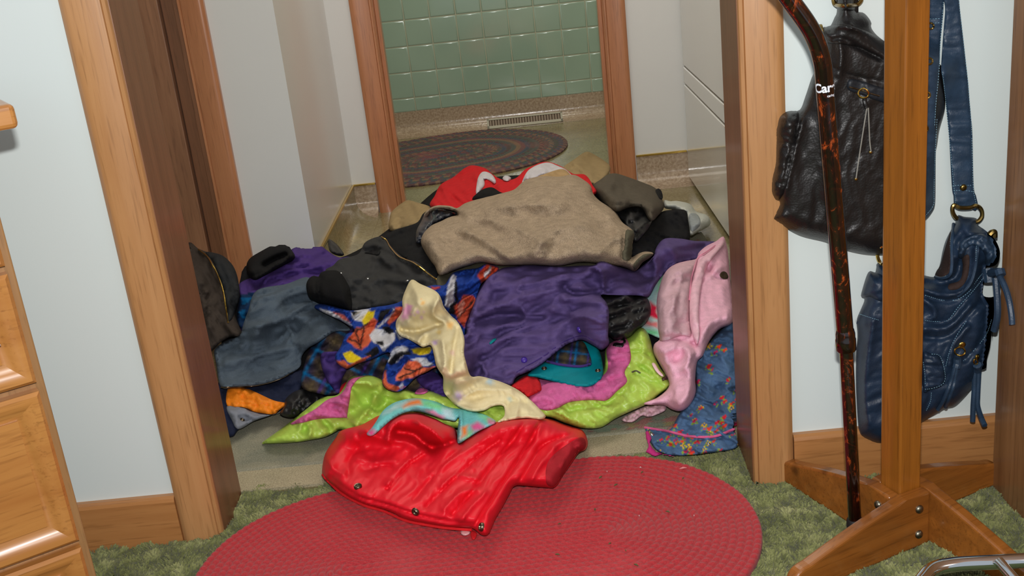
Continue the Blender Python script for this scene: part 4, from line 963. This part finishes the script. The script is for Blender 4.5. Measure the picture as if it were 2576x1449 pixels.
# teal facing and plaid lining under the purple hem
sheet('teal', 'teal_facing', 'D 65,880 120,830 200,780 300,700 400,660 470,680 505,740 520,800 526,865 505,912 450,945 400,950 330,945 200,912 120,892', m_['f_teal'], T=.014, r=12, step=5, parent='purple')
sheet('tpl', 'plaid_lining', 'D 175,800 230,740 290,700 350,672 400,672 430,720 455,795 445,822 380,828 270,815', m_['f_plaid'], T=.002, r=8, step=4, on='teal', gap=.001, col=painter((28, 40, 58), extra=plaid(8, .6)), parent='purple')
cord('hem_piping', 'D 185,795 270,815 380,825 448,812', .0025, m_['f_purpled'], 'teal', parent='purple')
button('snap', 'D 167,840 493,853', .0050, M['snap'], 'teal', parent='purple', ringed=True)
# black leather glove at right
sheet('glove', 'black_glove', 'D 440,420 480,405 580,392 625,368 665,354 702,362 712,400 740,395 775,392 805,432 814,500 785,560 735,600 690,645 640,662 590,662 560,640 500,640 420,560', m_['f_leather'], puff=True, T=.034, r=22, step=4.5, noise=[(.003, 40, 16, -18, 51)], folds=[('D 560,470 660,450 800,440', 7, -.009), ('D 560,530 680,500 800,490', 7, -.009), ('D 600,420 700,400 760,395', 6, .006), ('D 580,600 680,590 760,560', 8, -.006)], label='black leather glove lying right of the purple jacket on the heap', cat='glove')
cord('toggle_cord', 'D 590,720 595,690 640,690 655,680 650,665 620,668', .0024, m_['p_black'], 'lime', lift=.004, parent='glove')
sheet('toggle2', 'cord_lock', 'D 590,688 625,680 655,688 650,712 610,712 592,730', m_['p_black'], T=.010, r=7, step=4, parent='glove')

# the large purple jacket
sheet('purple', 'purple_jacket', 'B 640,1290 650,1225 672,1160 705,1070 745,965 790,900 850,850 910,818 1000,808 1100,800 1300,810 1450,803 1545,800 1575,778 1610,772 1680,800 1760,822 1833,842 1880,808 1920,775 1962,735 1985,670 2040,614 2150,614 2250,630 2330,632 2400,640 2330,700 2290,760 2160,785 2080,822 2020,880 1970,950 1925,1020 1850,1012 1720,1010 1650,1008 1590,1010 1630,1060 1650,1130 1645,1250 | D 555,640 560,690 515,725 470,700 400,665 350,675 290,702 180,790 90,850 0,890 | C 1310,852 1200,840 1050,800 960,820 880,700 860,560 900,480', m_['f_purple'], T=.032, r=24, step=5,
      noise=[(.007, 150, 40, -12, 53)], folds=[('B 640,1240 800,1120 1100,1010 1450,960', 20, .014), ('B 720,1200 900,1150 1180,1170', 10, -.010), ('B 760,1110 830,1080', 10, -.008), ('B 850,960 1100,940 1350,880', 16, .010), ('B 1340,960 1420,1000 1640,1000', 12, -.018), ('B 1540,805 1600,860 1610,1000', 9, .012), ('B 1600,980 1760,1000 1900,990', 9, -.006), ('B 1350,1040 1500,1020 1640,1100', 16, .014), ('B 1250,1120 1420,1160 1600,1180', 14, .010), ('B 1960,760 1980,840 1950,940', 12, .012), ('B 1850,840 1920,880 2000,870', 10, -.010), ('B 2050,640 2110,720 2100,800', 14, .012), ('B 1720,900 1830,930 1950,900', 12, -.008), ('B 760,1330 1000,1300 1300,1250', 18, .008), ('B 1000,850 1200,870 1400,840', 10, -.005)],
      label='large purple nylon jacket draped across the right centre of the heap', cat='jacket')
button('snap', 'D 45,787 380,602', .0058, m_['p_purple'], 'purple')
sheet('slit', 'pocket_slit', 'C 1165,580 1180,560 1200,545 1215,550 1195,570 1175,585', m_['f_teal'], on='purple', T=.001, r=4, gap=.0006, step=4)
cord('seam', 'D 0,860 60,822 160,765 280,680 390,640 470,668', .0009, m_['f_purpled'], 'purple', lift=-.0004)

# pale pink hoodie at the right jamb
sheet('pinkb', 'hood_edge', 'D 635,1150 690,1110 760,1075 830,1050 900,1060 905,1090 860,1115 800,1132 760,1125 700,1165', m_['f_pinkd'], T=.010, r=8, step=4, parent='pink', noise=[(.004, 14, 9, 50, 55)])
sheet('pink', 'pink_hoodie', 'D 1255,36 1275,90 1285,150 1292,260 1300,330 1320,540 1230,602 1165,680 1130,760 1095,800 1085,900 1088,985 1050,1060 1000,1096 945,1088 890,1060 810,1060 770,1050 860,1010 925,945 905,880 860,800 830,740 835,690 868,660 858,600 855,520 850,430 870,330 905,250 960,205 1030,185 1090,172 1105,135 1150,95 1210,65', m_['f_pink'], puff=True, T=.042, r=28, step=5,
      noise=[(.004, 50, 80, 10, 57)], folds=[('D 1060,640 1055,520 1052,420 1075,280 1125,170 1200,100', 7, -.008), ('D 870,660 960,650 1080,690', 9, -.010), ('D 1080,690 1090,760 1060,820', 9, -.012), ('D 900,740 960,720 1040,730 1060,900 1030,1030', 22, .014), ('D 970,400 950,470 955,540', 8, .006), ('D 1000,300 960,400', 10, .008), ('D 1180,280 1220,230 1290,210', 10, .012), ('D 1130,640 1180,560 1300,480', 14, .008), ('D 850,1040 950,1000 900,940', 10, -.006), ('D 1160,210 1180,260 1240,300', 10, -.012)], label='pale pink fleece hoodie propped against the right door jamb', cat='hoodie')
sheet('pinkd', 'front_panel', 'D 905,255 960,208 1030,188 1090,174 1100,180 1070,280 1050,420 1052,560 1060,640 1000,640 880,672 866,640 860,560 855,450 872,335', m_['f_pinkd'], on='pink', T=.004, r=10, gap=.0012, step=5, noise=[(.003, 30, 70, 15, 59)], folds=[('D 970,360 945,470 950,530 1030,560', 4, -.003), ('D 960,400 930,520 900,620', 10, .005)])
sheet('placket', 'placket', 'D 1245,60 1200,105 1120,172 1085,240 1068,290 1050,420 1052,560 1070,640 1092,694 1110,640 1106,480 1122,330 1160,212 1225,125 1262,85', m_['f_pinkt'], on='pink', T=.004, r=6, gap=.006, step=4)
cord('zipper', 'D 1205,90 1150,130 1105,160 1080,220 1060,300 1048,420', .0013, plain('pink_zip_teeth', (236, 150, 178), .4), 'pink', lift=.004)
sheet('hole', 'neck_hole_shade', 'D 1232,270 1250,248 1275,255 1285,290 1250,292', cloth('brown_shadow_cloth', (70, 56, 40)), on='pink', T=.001, r=4, gap=.001, step=4)  # brown patch laid on the fleece, painting the dark of a hole
sheet('label2', 'care_label', 'D 820,808 838,806 865,850 892,880 880,886 845,855', plain('white_pink_label', (240, 200, 205), .6), T=.002, r=4, step=4, parent='pink')

# red puffer jacket nearest the camera
sheet('redp', 'red_puffer_jacket', 'E 603,665 612,560 640,490 700,405 740,352 880,312 960,270 1010,245 1100,228 1200,222 1300,225 1400,260 1480,300 1560,340 1590,440 1640,400 1700,362 1780,320 1850,292 1920,275 2000,266 2080,262 2150,260 2250,272 2330,302 2400,325 2478,352 2515,430 2500,488 2450,512 2400,585 2340,670 2282,757 2200,762 2080,752 1990,752 1950,812 1900,905 1850,990 1820,1060 1795,1103 1750,1105 1690,1060 1600,1050 1500,1045 1350,1022 1200,990 1120,950 1050,922 960,900 900,880 820,845 750,802 690,752 640,712', m_['f_redp'], puff=True, T=.042, r=30, step=4.5, gap=.006,
      noise=[(.0022, 90, 34, -50, 61)], folds=[
       ('E 1080,420 1100,340 1180,270 1300,250', 10, .014), ('E 1150,360 1260,380 1330,440 1400,480', 13, -.030), ('E 1380,480 1440,460 1560,420', 10, -.030), ('E 1300,300 1400,360 1480,440', 12, .018), ('E 900,340 1000,400 1200,440 1360,500', 14, .012),
       ('E 1080,740 1250,560 1500,440 1700,370', 10, .012), ('E 1110,700 1230,580 1240,560', 6, -.008), ('E 1070,770 1300,540 1600,420', 5, -.008),
       ('E 790,690 800,560 860,480', 7, -.006), ('E 860,560 1000,580 1130,570', 9, .006), ('E 1260,850 1380,700 1500,560 1650,440', 5, -.007), ('E 1400,660 1600,520 1800,400', 8, .006), ('E 1350,900 1500,750 1700,560 1880,420', 5, -.008), ('E 1540,960 1660,820 1800,640 1990,400 2060,280', 6, -.009),
       ('E 1700,1040 1820,850 1960,640 2100,430 2170,290', 5, -.012), ('E 1480,920 1600,800 1720,780', 9, .008), ('E 1600,1000 1680,900 1780,800', 6, .008), ('E 1460,760 1560,680 1720,700', 7, .006), ('E 2020,740 2120,560 2200,450 2400,380', 8, -.010), ('E 2100,720 2200,560 2330,430 2490,400', 8, .008), ('E 900,640 1060,600 1100,620', 7, -.005),
       ('E 880,840 1050,880 1250,950 1500,1010 1680,1030', 4, -.006), ('E 660,690 800,790 900,845 1100,900 1300,960 1600,1010', 5, -.005), ('E 640,560 700,640 790,690', 7, .006)],
      label='bright red quilted puffer jacket lying on the braided rug in front of the heap', cat='jacket')
sheet('redslv', 'sleeve_lining', 'E 2215,620 2240,560 2300,500 2400,430 2470,400 2500,430 2495,480 2440,520 2380,600 2285,745 2225,745 2212,690', m_['f_redl'], on='redp', T=.001, r=10, gap=.0012, step=5, folds=[('E 2240,640 2300,560 2400,480', 10, -.012), ('E 2330,600 2350,520 2450,460', 6, .006)])  # lining patch; its darker red stands in for the shaded sleeve opening
cord('zipper', 'E 606,672 650,722 750,812 900,890 1050,935 1200,1000 1350,1032 1500,1055 1680,1068', .0022, cloth('red_zip_tape', (214, 34, 40)), 'redp', lift=-.002)
button('snap', 'E 860,757 1277,935 1752,1047', .0064, M['snap'], 'redp', ringed=True)
sheet('zpull', 'zipper_pull', 'E 1608,1060 1650,1050 1668,1075 1660,1098 1625,1108 1600,1090', m_['p_clear'], T=.003, r=5, step=4, parent='redp', gap=.002)
sheet('ztab', 'zipper_tab', 'E 1680,1070 1715,1085 1712,1120 1688,1140 1670,1105', m_['f_red'], T=.003, r=5, step=4, parent='redp', gap=.002)

# tie-dye headband over the red jacket
TH = [('C 600,985 660,945 715,942 730,975 660,985 610,1000', (240, 128, 50)), ('C 720,945 820,965 900,995 880,1020 800,1000 740,980', (128, 214, 150)), ('C 860,1000 930,1005 940,1080 870,1060', (190, 226, 232)), ('C 760,1015 800,1020 870,1060 850,1075', (226, 90, 150)), ('C 370,1165 395,1140 430,1150 405,1182', (224, 50, 130)), ('C 985,1130 1030,1110 1020,1170 980,1200', (240, 132, 50)), ('C 1050,1110 1090,1090 1140,1120 1110,1150 1060,1150', (226, 100, 160)), ('C 1090,1035 1160,1055 1205,1090 1150,1085', (130, 214, 150)), ('C 1160,1075 1210,1085 1200,1105 1170,1100', (226, 90, 150)), ('C 1030,1160 1060,1150 1030,1195 1010,1200', (140, 216, 120)), ('C 470,1040 560,975 620,965 560,1010', (196, 226, 228))]
sheet('band', 'tie_dye_headband', 'C 368,1165 400,1130 430,1088 455,1045 482,1010 520,980 565,958 640,940 720,938 820,958 880,985 930,1000 1000,1008 1090,1028 1150,1048 1212,1090 1165,1120 1120,1140 1080,1162 1020,1202 965,1232 958,1190 962,1130 968,1060 945,1085 900,1078 860,1072 780,1042 700,1022 620,1030 540,1070 480,1120 430,1165 400,1182 375,1178', m_['f_print'], T=.014, r=12, step=4,
      col=painter((120, 206, 206), TH, soft=6), folds=[('C 980,1020 985,1100 975,1200', 6, .006), ('C 440,1110 520,1040 640,990 780,1000', 8, .006)], label='turquoise tie-dye fleece strip with orange and pink spots across the red puffer jacket', cat='headband')

# pale yellow paint-spotted cloth on top
def blobs(px, py, C):
    for u, v_, r_, c in ((628, 370, 22, (240, 160, 205)), (610, 405, 18, (240, 165, 205)), (645, 345, 14, (238, 160, 210)), (735, 315, 11, (244, 190, 110)), (725, 290, 6, (244, 200, 140)), (910, 462, 16, (244, 190, 110)), (815, 575, 14, (196, 164, 214)), (965, 922, 20, (204, 178, 222)), (1170, 828, 18, (180, 206, 216)), (1300, 942, 12, (190, 206, 196)), (700, 375, 10, (222, 186, 214)), (725, 410, 8, (222, 190, 214)), (680, 395, 6, (222, 190, 214)), (740, 375, 6, (226, 196, 200)), (840, 505, 12, (236, 206, 130)), (925, 640, 14, (226, 196, 180))):
        q = pp('C %f,%f' % (u, v_))[0]; rr = r_/2.5875*1.5; d = np.hypot(px-q[0], py-q[1])*(1+.35*vnoise(px/5., py/5., 61)); m = np.clip(1.3-d/rr, 0, 1)[:, None]*.9
        C = C*(1-m)+np.array(lin(c)[:3])*m
    return C
sheet('cream', 'yellow_cloth', 'C 660,165 720,193 800,228 838,258 858,300 872,342 920,400 955,432 985,482 1006,560 1002,640 1015,700 1045,790 1100,792 1150,802 1250,832 1350,880 1430,942 1500,1012 1535,1055 1500,1074 1400,1066 1280,1082 1218,1092 1262,1055 1266,1010 1250,984 1190,990 1130,1018 1050,1022 960,992 900,935 868,885 866,800 845,765 820,720 805,650 785,592 735,604 700,585 640,552 585,528 560,485 562,432 600,370 600,300 618,240', m_['f_cream'], puff=True, T=.009, r=7, step=4, gap=.004,
      folds=[('C 660,180 700,300 640,440', 16, .010), ('C 840,270 800,380 870,440', 9, .010), ('C 600,490 700,500 860,450', 8, -.010), ('C 700,580 740,520 820,480', 8, .010), ('C 960,480 930,640 920,760', 8, -.010), ('C 860,560 880,680 860,770', 8, .008), ('C 900,900 930,820 1040,790', 9, -.014), ('C 980,940 1100,880 1300,880', 14, .012), ('C 1260,1060 1300,960 1400,960', 10, -.008), ('C 1000,600 1000,700', 8, .006), ('C 1340,1060 1360,960', 8, .005)],
      noise=[(.0018, 70, 34, 60, 63)], col=painter((230, 216, 172), extra=blobs), label='pale yellow cloth with pastel paint spots twisted over the middle of the heap', cat='cloth')

# ================================================================= HANDBAGS (hanging by the wall)
m_['bagk'] = leather('black_pebbled_leather', (25, 23, 23), .42, 330, .6, .15); m_['bagb'] = leather('dark_blue_leather', (26, 42, 62), .48, 420, .35, .15)
m_['bagb2'] = leather('blue_leather_strap', (38, 56, 76), .45, 420, .3); m_['stitch'] = plain('pale_blue_thread', (130, 170, 190), .7); m_['silver'] = plain('grey_cord', (140, 138, 130), .35)
m_['liner'] = cloth('brown_bag_lining', (62, 48, 44))
def stitch(path, on, lift=.0006):
    dom = THINGS[on][1]['dom']; S = np.array(spline([tuple(q) for q in pp(path)], 16)); px, py = S[:, 0], S[:, 1]
    p = dom.pos(px, py, hof(dom, px, py, on)+lift); L = np.concatenate([[0], np.cumsum(np.linalg.norm(np.diff(p, axis=0), axis=1))]); b = MB(); t = 0
    f = lambda a: tuple(np.interp(a, L, p[:, i]) for i in range(3))
    while t < L[-1]-.003: b.tube([f(t), f(t+.0011), f(t+.0022)], [.0002, .0005, .0002], 5); t += .0036
    _par.append((b.build('stitching', m_['stitch']), 'blue'))
# black bag
sheet('bk', 'black_handbag', 'K 770,-120 940,-120 965,60 985,125 1060,140 1110,185 1150,250 1150,310 1235,410 1420,520 | W 1060,330 1085,440 1092,560 1062,680 1045,780 1000,900 960,1100 960,1300 740,1330 575,1305 470,1262 330,1225 205,1150 195,1135 228,1060 195,1020 188,960 208,860 215,740 210,680 235,600 280,578 335,572 365,500 395,410 | K 520,800 600,620 625,500 590,400 620,300 690,295 745,190 770,120', m_['bagk'], WALLR, puff=True, T=.05, r=48, step=6,
      noise=[(.0016, 40, 90, 10, 71)], folds=[('W 405,440 330,700 260,1000 245,1120', 7, .010), ('W 385,480 310,720 240,1000', 6, -.010), ('W 480,500 460,700 480,1000', 20, .008), ('K 680,300 850,280 1050,350 1240,470', 7, .010), ('K 640,440 850,440 1050,540 1240,640', 7, -.010), ('K 700,740 900,830 1240,900', 5, -.005), ('K 800,130 790,290', 8, .006), ('K 940,140 930,290', 9, .008), ('K 800,470 820,620 800,800', 10, .008)],
      label='black pebbled leather handbag hanging behind the cane and the coat rack post', cat='handbag')
sheet('bkp', 'side_pocket', 'W 235,605 290,580 330,590 318,700 290,860 250,1000 215,1050 190,1000 190,930 208,850 210,750 218,670', m_['bagk'], on='bk', T=.012, r=14, gap=.001, step=5, noise=[(.003, 30, 20, 0, 73)], folds=[('W 210,745 260,740 300,760', 5, -.008), ('W 225,780 220,900 205,990', 6, .004)])
sheet('bkflap', 'top_band', 'K 625,330 690,285 850,275 1000,310 1150,370 1250,440 1420,560 1420,720 1250,640 1150,590 1000,520 850,490 700,480 640,460', m_['bagk'], on='bk', T=.010, r=9, gap=.001, step=5)
sheet('bkz', 'zip_panel', 'K 880,930 925,872 1060,900 1240,960 1420,1010 1420,1160 1240,1120 1050,1050 930,1010 890,985', leather('black_zip_tape', (26, 30, 36), .5), on='bk', T=.003, r=8, gap=.001, step=5)
cord('zipper_teeth', 'K 905,960 1000,985 1120,1025 1240,1060', .0012, M['snap'], 'bk', lift=.004)
cord('ring', 'K 1063,975 1115,1010 1110,1060 1065,1080 1015,1060 1010,1010', .0011, M['brass'], 'bk', ring=True, lift=.008)
button('zipper_pull', 'K 1010,985', .0065, M['brass'], 'bk', hh=.4)
cord('tassel', 'K 1075,1085 1080,1130 1100,1190', .0032, m_['bagk'], 'bk', lift=.003)
cord('tassel_cord', 'W 685,560 672,640 650,780 628,930', .0009, m_['silver'], 'bk', lift=.002)
cord('tassel_cord', 'W 692,560 697,680 700,740 706,790', .0009, m_['silver'], 'bk', lift=.002)
button('tassel_bead', 'W 704,792 628,932', .0022, M['brass'], 'bk')
cord('strap_ring', 'K 735,-40 745,40 800,60 950,60 1010,40 1040,-10 1000,-60 800,-70', .0028, M['abrass'], 'bk', ring=True, lift=.006)
button('rivet', 'K 593,350', .010, M['abrass'], 'bk', hh=.5)
sheet('bkstrap', 'shoulder_strap', 'K 770,-120 1000,-120 990,0 970,110 780,100 760,0', m_['bagk'], on='bk', T=.005, r=8, gap=.003, step=5)

# blue bag: hanging strap (eyelets), front strap, body
sheet('bs1', 'back_strap', 'N 150,-140 560,-140 545,30 540,130 525,300 505,500 495,700 485,900 465,1100 450,1400 | W 1046,720 1043,800 1042,900 1040,1060 1020,1110 985,1145 940,1145 930,900 930,400 930,100', m_['bagb2'], WALLR, T=.004, r=8, step=7, gap=.004, k=4, noise=[(.002, 90, 18, 0, 75)], parent='blue')
stitch('N 550,-100 535,90 520,300 505,500 497,720 480,930 458,1150 445,1400', 'bs1', .0006)
stitch('W 1050,620 1040,800 1034,1000 1030,1070 985,1130', 'bs1', .0006)
stitch('N 360,210 430,208 525,205', 'bs1', .0006); stitch('N 360,258 430,255 520,250', 'bs1', .0006)
for q in ('400,288', '388,676', '360,1050', '335,1420'):
    a, b = [float(t) for t in q.split(',')]
    cord('eyelet', 'N ' + ' '.join('%f,%f' % (a+33*math.cos(w), b+33*math.sin(w)) for w in np.linspace(0, 2*math.pi, 8, endpoint=False)), .0014, M['abrass'], 'bs1', ring=True, parent='blue')
sheet('bs2', 'front_strap', 'N 560,100 545,-30 560,-140 690,-140 712,-30 722,100 745,300 768,500 790,700 812,900 828,1100 845,1300 860,1449 | Q 1085,60 1105,150 1125,250 1100,290 1040,268 930,268 905,240 900,150 885,60 | N 600,1449 575,1200 550,1000 530,860 515,760 530,500 545,300', m_['bagb2'], WALLR, T=.005, r=7, step=7, gap=.010, k=4, noise=[(.002, 120, 16, 0, 77)], parent='blue')
stitch('N 713,0 722,100 745,300 768,500 790,700 812,900 828,1100 845,1300 852,1449 | Q 1080,70 1090,150 1110,240', 'bs2', .0006)
stitch('N 530,790 550,960 575,1200 600,1449 | Q 905,80 915,150 918,240', 'bs2', .0006)
stitch('Q 890,65 960,58 1085,60', 'bs2', .0006); stitch('Q 900,105 1000,105 1090,118', 'bs2', .0006)
button('rivet', 'Q 990,78', .0048, M['abrass'], 'bs2', parent='blue')
# body
sheet('blue', 'blue_handbag', 'Q 125,850 185,855 200,800 240,770 640,880 730,890 745,850 775,785 800,660 830,560 880,460 920,390 940,330 1000,345 1110,360 1125,420 1180,460 1250,520 1300,590 1325,680 1300,770 1250,800 1195,810 1195,880 1195,930 1175,960 1170,1060 1230,1080 1275,1080 1270,1200 1255,1449 | R 1250,120 1235,250 1205,370 1200,450 1150,480 1135,560 1060,660 960,770 900,815 830,830 740,880 620,950 400,1120 230,1145 120,1110 50,1060 30,950 15,700 10,500 15,300 25,150 10,0 | Q 15,1320 25,1260 60,1180 90,1100 65,1070 75,1000', m_['bagb'], WALLR, puff=True, T=.06, r=44, step=5.5,
      noise=[(.002, 80, 30, -30, 79)], folds=[('Q 640,940 800,940 920,890 960,760 950,600 1000,520', 12, -.022), ('Q 640,1010 800,1060 960,1040 1050,960 1090,850 1110,620', 8, .014), ('Q 640,1080 820,1110 940,1090 1060,1000 1180,840', 7, -.010), ('Q 640,1290 760,1310 880,1270 1000,1130 1200,900', 8, -.010), ('Q 640,1370 800,1370 900,1320 1050,1160', 9, .010), ('Q 640,1440 760,1449 900,1400 1080,1200 1230,1080', 8, -.010), ('Q 890,420 870,600 880,800 860,880 760,905', 6, .010), ('Q 940,700 990,540 1100,500 1220,520 1290,620 1290,720', 12, .016), ('Q 1000,600 1060,560 1140,600', 10, -.014), ('R 860,420 900,250 1030,80', 8, .010), ('R 1000,380 1120,260 1240,60', 8, -.010), ('R 170,30 100,500 90,700 130,950', 10, .008), ('R 60,100 60,700', 8, -.006), ('R 690,660 680,760 640,860', 7, -.005), ('Q 640,1100 720,1180 720,1260 640,1290', 8, .012)],
      label='dark blue leather shoulder bag hanging to the right behind the coat rack post', cat='handbag')
sheet('blin', 'lining', 'Q 730,890 745,840 780,785 815,660 845,560 880,480 880,700 872,830 830,880 770,905', m_['liner'], on='blue', T=.002, r=6, gap=.001, step=5)
sheet('blin2', 'lining', 'Q 860,960 960,920 985,800 980,720 1040,690 1045,800 1020,920 950,1000 860,1010', m_['liner'], on='blue', T=.002, r=6, gap=.001, step=5)
sheet('bcol', 'gathered_flap', 'Q 950,720 945,640 980,560 1060,520 1150,500 1240,530 1295,600 1322,680 1300,770 1240,790 1190,780 1190,700 1150,640 1080,600 1020,640 990,720', m_['bagb2'], on='blue', T=.018, r=12, gap=.001, step=5, noise=[(.006, 18, 12, 30, 83)])
sheet('bcuff', 'side_tab', 'Q 125,850 185,855 260,900 260,1110 140,1075 62,1078 72,1000', m_['bagb'], on='blue', T=.010, r=8, gap=.001, step=5)
sheet('bpock', 'flap_pocket', 'R 620,330 700,325 760,335 790,370 815,450 832,540 815,600 770,635 690,655 625,665', m_['bagb'], on='blue', T=.012, r=12, gap=.001, step=5, noise=[(.003, 40, 10, 0, 85)])
stitch('R 700,328 765,338 800,400 825,520 812,590 760,625 690,645 625,650', 'blue', .012); stitch('R 625,400 640,520 645,650', 'blue', .012)
for s_p in ('Q 640,1060 800,1105 930,1100 1040,1030 1110,930 1190,830', 'Q 640,1290 740,1300 850,1285 950,1160 1080,1020 1190,880', 'R 830,440 870,290 930,160 1030,10', 'R 990,390 1100,280 1200,150 1250,10', 'Q 40,1230 130,1260 230,1290', 'Q 130,890 170,905 230,930', 'Q 75,1050 140,1065 230,1090', 'R 700,680 690,760 650,850', 'Q 890,420 870,600 885,790 860,870 770,900', 'Q 1110,600 1100,780 1060,930 960,1080'):
    stitch(s_p, 'blue', .0008)
cord('edge_binding', 'Q 900,410 885,600 885,790 862,880 790,905 735,893', .0022, m_['bagb2'], 'blue')
cord('edge_binding', 'Q 1125,600 1115,700 1090,850 1050,960 980,1040 940,1070', .0022, m_['bagb2'], 'blue')
cord('strap_ring', 'Q 905,240 890,280 905,330 940,365 1010,385 1110,390 1155,350 1160,300 1140,262 1100,245 1050,262 960,262', .0030, M['abrass'], 'bs2', ring=True, lift=.010, parent='blue')
cord('strap_ring', 'W 748,1290 740,1330 752,1365 775,1380 800,1340 780,1290', .0026, M['brass'], 'blue', ring=True, lift=.0)
button('zipper_slider', 'R 975,245', .0055, M['brass'], 'blue', hh=.4); button('zipper_slider', 'R 1115,355', .0045, M['brass'], 'blue', hh=.4)
cord('ring', 'R 960,262 1000,285 1000,325 960,342 918,322 915,285', .0012, M['brass'], 'blue', ring=True, lift=.006)
cord('ring', 'R 1105,375 1120,390 1118,415 1100,420 1085,400 1088,382', .0012, M['brass'], 'blue', ring=True, lift=.006)
cord('tassel_knot', 'R 935,370 935,410 925,450', .0055, m_['bagb2'], 'blue', lift=.003); cord('tassel_knot', 'R 1115,425 1118,450 1115,480', .0062, m_['bagb2'], 'blue', lift=.003)
cord('tassel', 'R 915,445 870,600 810,750 760,835', .0030, m_['bagb2'], 'blue', lift=.003); cord('tassel', 'R 928,450 905,600 870,700 830,810', .0030, m_['bagb2'], 'blue', lift=.003)
hang = lambda nm, pth, r_: (lambda S: _par.append((MB().tube([tuple(q) for q in clear_cab(at_y(S[:, 0], S[:, 1], np.full(len(S), YWR-.045)))], r_, 8).build(nm, m_['bagb2'], smooth=True), 'blue')))(np.array(spline([tuple(q) for q in pp(pth)], 8)))
hang('tassel', 'R 1095,480 1090,650 1080,800 1075,940', .0040); hang('tassel', 'R 1130,490 1120,700 1120,800 1150,900 1185,980', .0040)
hang('tassel', 'Q 1320,880 1375,1000 1410,1120 1430,1250 1435,1325', .0042); hang('tassel', 'Q 1285,900 1300,1100 1300,1250 1270,1380', .0048)
hang('tassel_knot', 'Q 1215,820 1225,880 1230,940', .0075); hang('tassel_knot', 'Q 1320,830 1335,880', .0068); hang('tassel_strap', 'Q 1240,860 1290,850 1330,850', .006)
for key_, x_, y_, tgt in (('bk', 2135, -45, (.30, 1.42, 1.12)), ('blue', 2370, -100, (.56, 1.41, 1.63))):
    a_ = at_y(np.array([x_]), np.array([y_]), np.array([YWR-.012]))[0]; top_ = (.455, 1.40, 1.635) if key_ == 'blue' else (.43, 1.42, 1.60)
    mid_ = (np.array(a_)+np.array(top_))/2+np.array([0, .01, 0])
    _par.append((MB().tube([tuple(q) for q in spline([a_+np.array([0, 0, -.03]), a_, mid_, top_], 8)], .013, 12, flat=.2, up=(0, 1, 0)).build('hanging_strap', m_['bagk'] if key_ == 'bk' else m_['bagb2'], smooth=True), key_))
sq = at_y(*pp('Q 1230,510 1250,490 1272,490 1272,530').T, np.full(4, YWR-.05))
_par.append((MB().tube([tuple(q) for q in spline(sq, 5)], .0045, 8).build('toggle', M['abrass'], smooth=True), 'blue'))

# ---- bits lying about
def leaf(px, py, c, s_):
    p = P1z(px, py, .0155); a = random.uniform(0, 6.28); d = np.array([math.cos(a), math.sin(a), 0])*s_; e = np.array([-d[1], d[0], 0])*.35
    v = [p-d, p-e+[0, 0, .001], p+d, p+e+[0, 0, .001]]; v2 = [q+np.array([0, 0, -.001]) for q in v]
    return mk('leaf_bit', v+v2, [(0, 1, 2, 3), (7, 6, 5, 4), (0, 4, 5, 1), (1, 5, 6, 2), (2, 6, 7, 3), (3, 7, 4, 0)], c)
lg = plain('dry_green_leaf', (84, 88, 50), .8); lw = plain('white_fleck', (230, 225, 225), .4)
for (x, y) in pp('F 765,545 1145,500 1520,555 905,615 390,970 1380,860 850,1150 995,1215 372,1250 1090,1345 715,840'):
    tag(leaf(x, y, lg, random.uniform(.0022, .005)), 'small dry green leaf crumb on the red braided rug', 'leaf', 'leaf crumbs on the red rug')
for (x, y) in pp('F 825,495 1130,455 1620,897 1118,897'):
    tag(leaf(x, y, lw, .0013), 'tiny white fleck on the red braided rug', 'fleck', 'white flecks on the red rug')
tag(leaf(*pp('F 1520,462')[0], plain('pink_paper', (206, 130, 130), .8), .006), 'small pale paper scrap near the back right edge of the red braided rug', 'paper scrap')

# parenting of the parts
bpy.context.view_layer.update()
for k_, (o, S, p) in THINGS.items():
    if p:
        q = p
        o.parent = THINGS[q][0]
for o, p in _par: o.parent = THINGS[p][0]
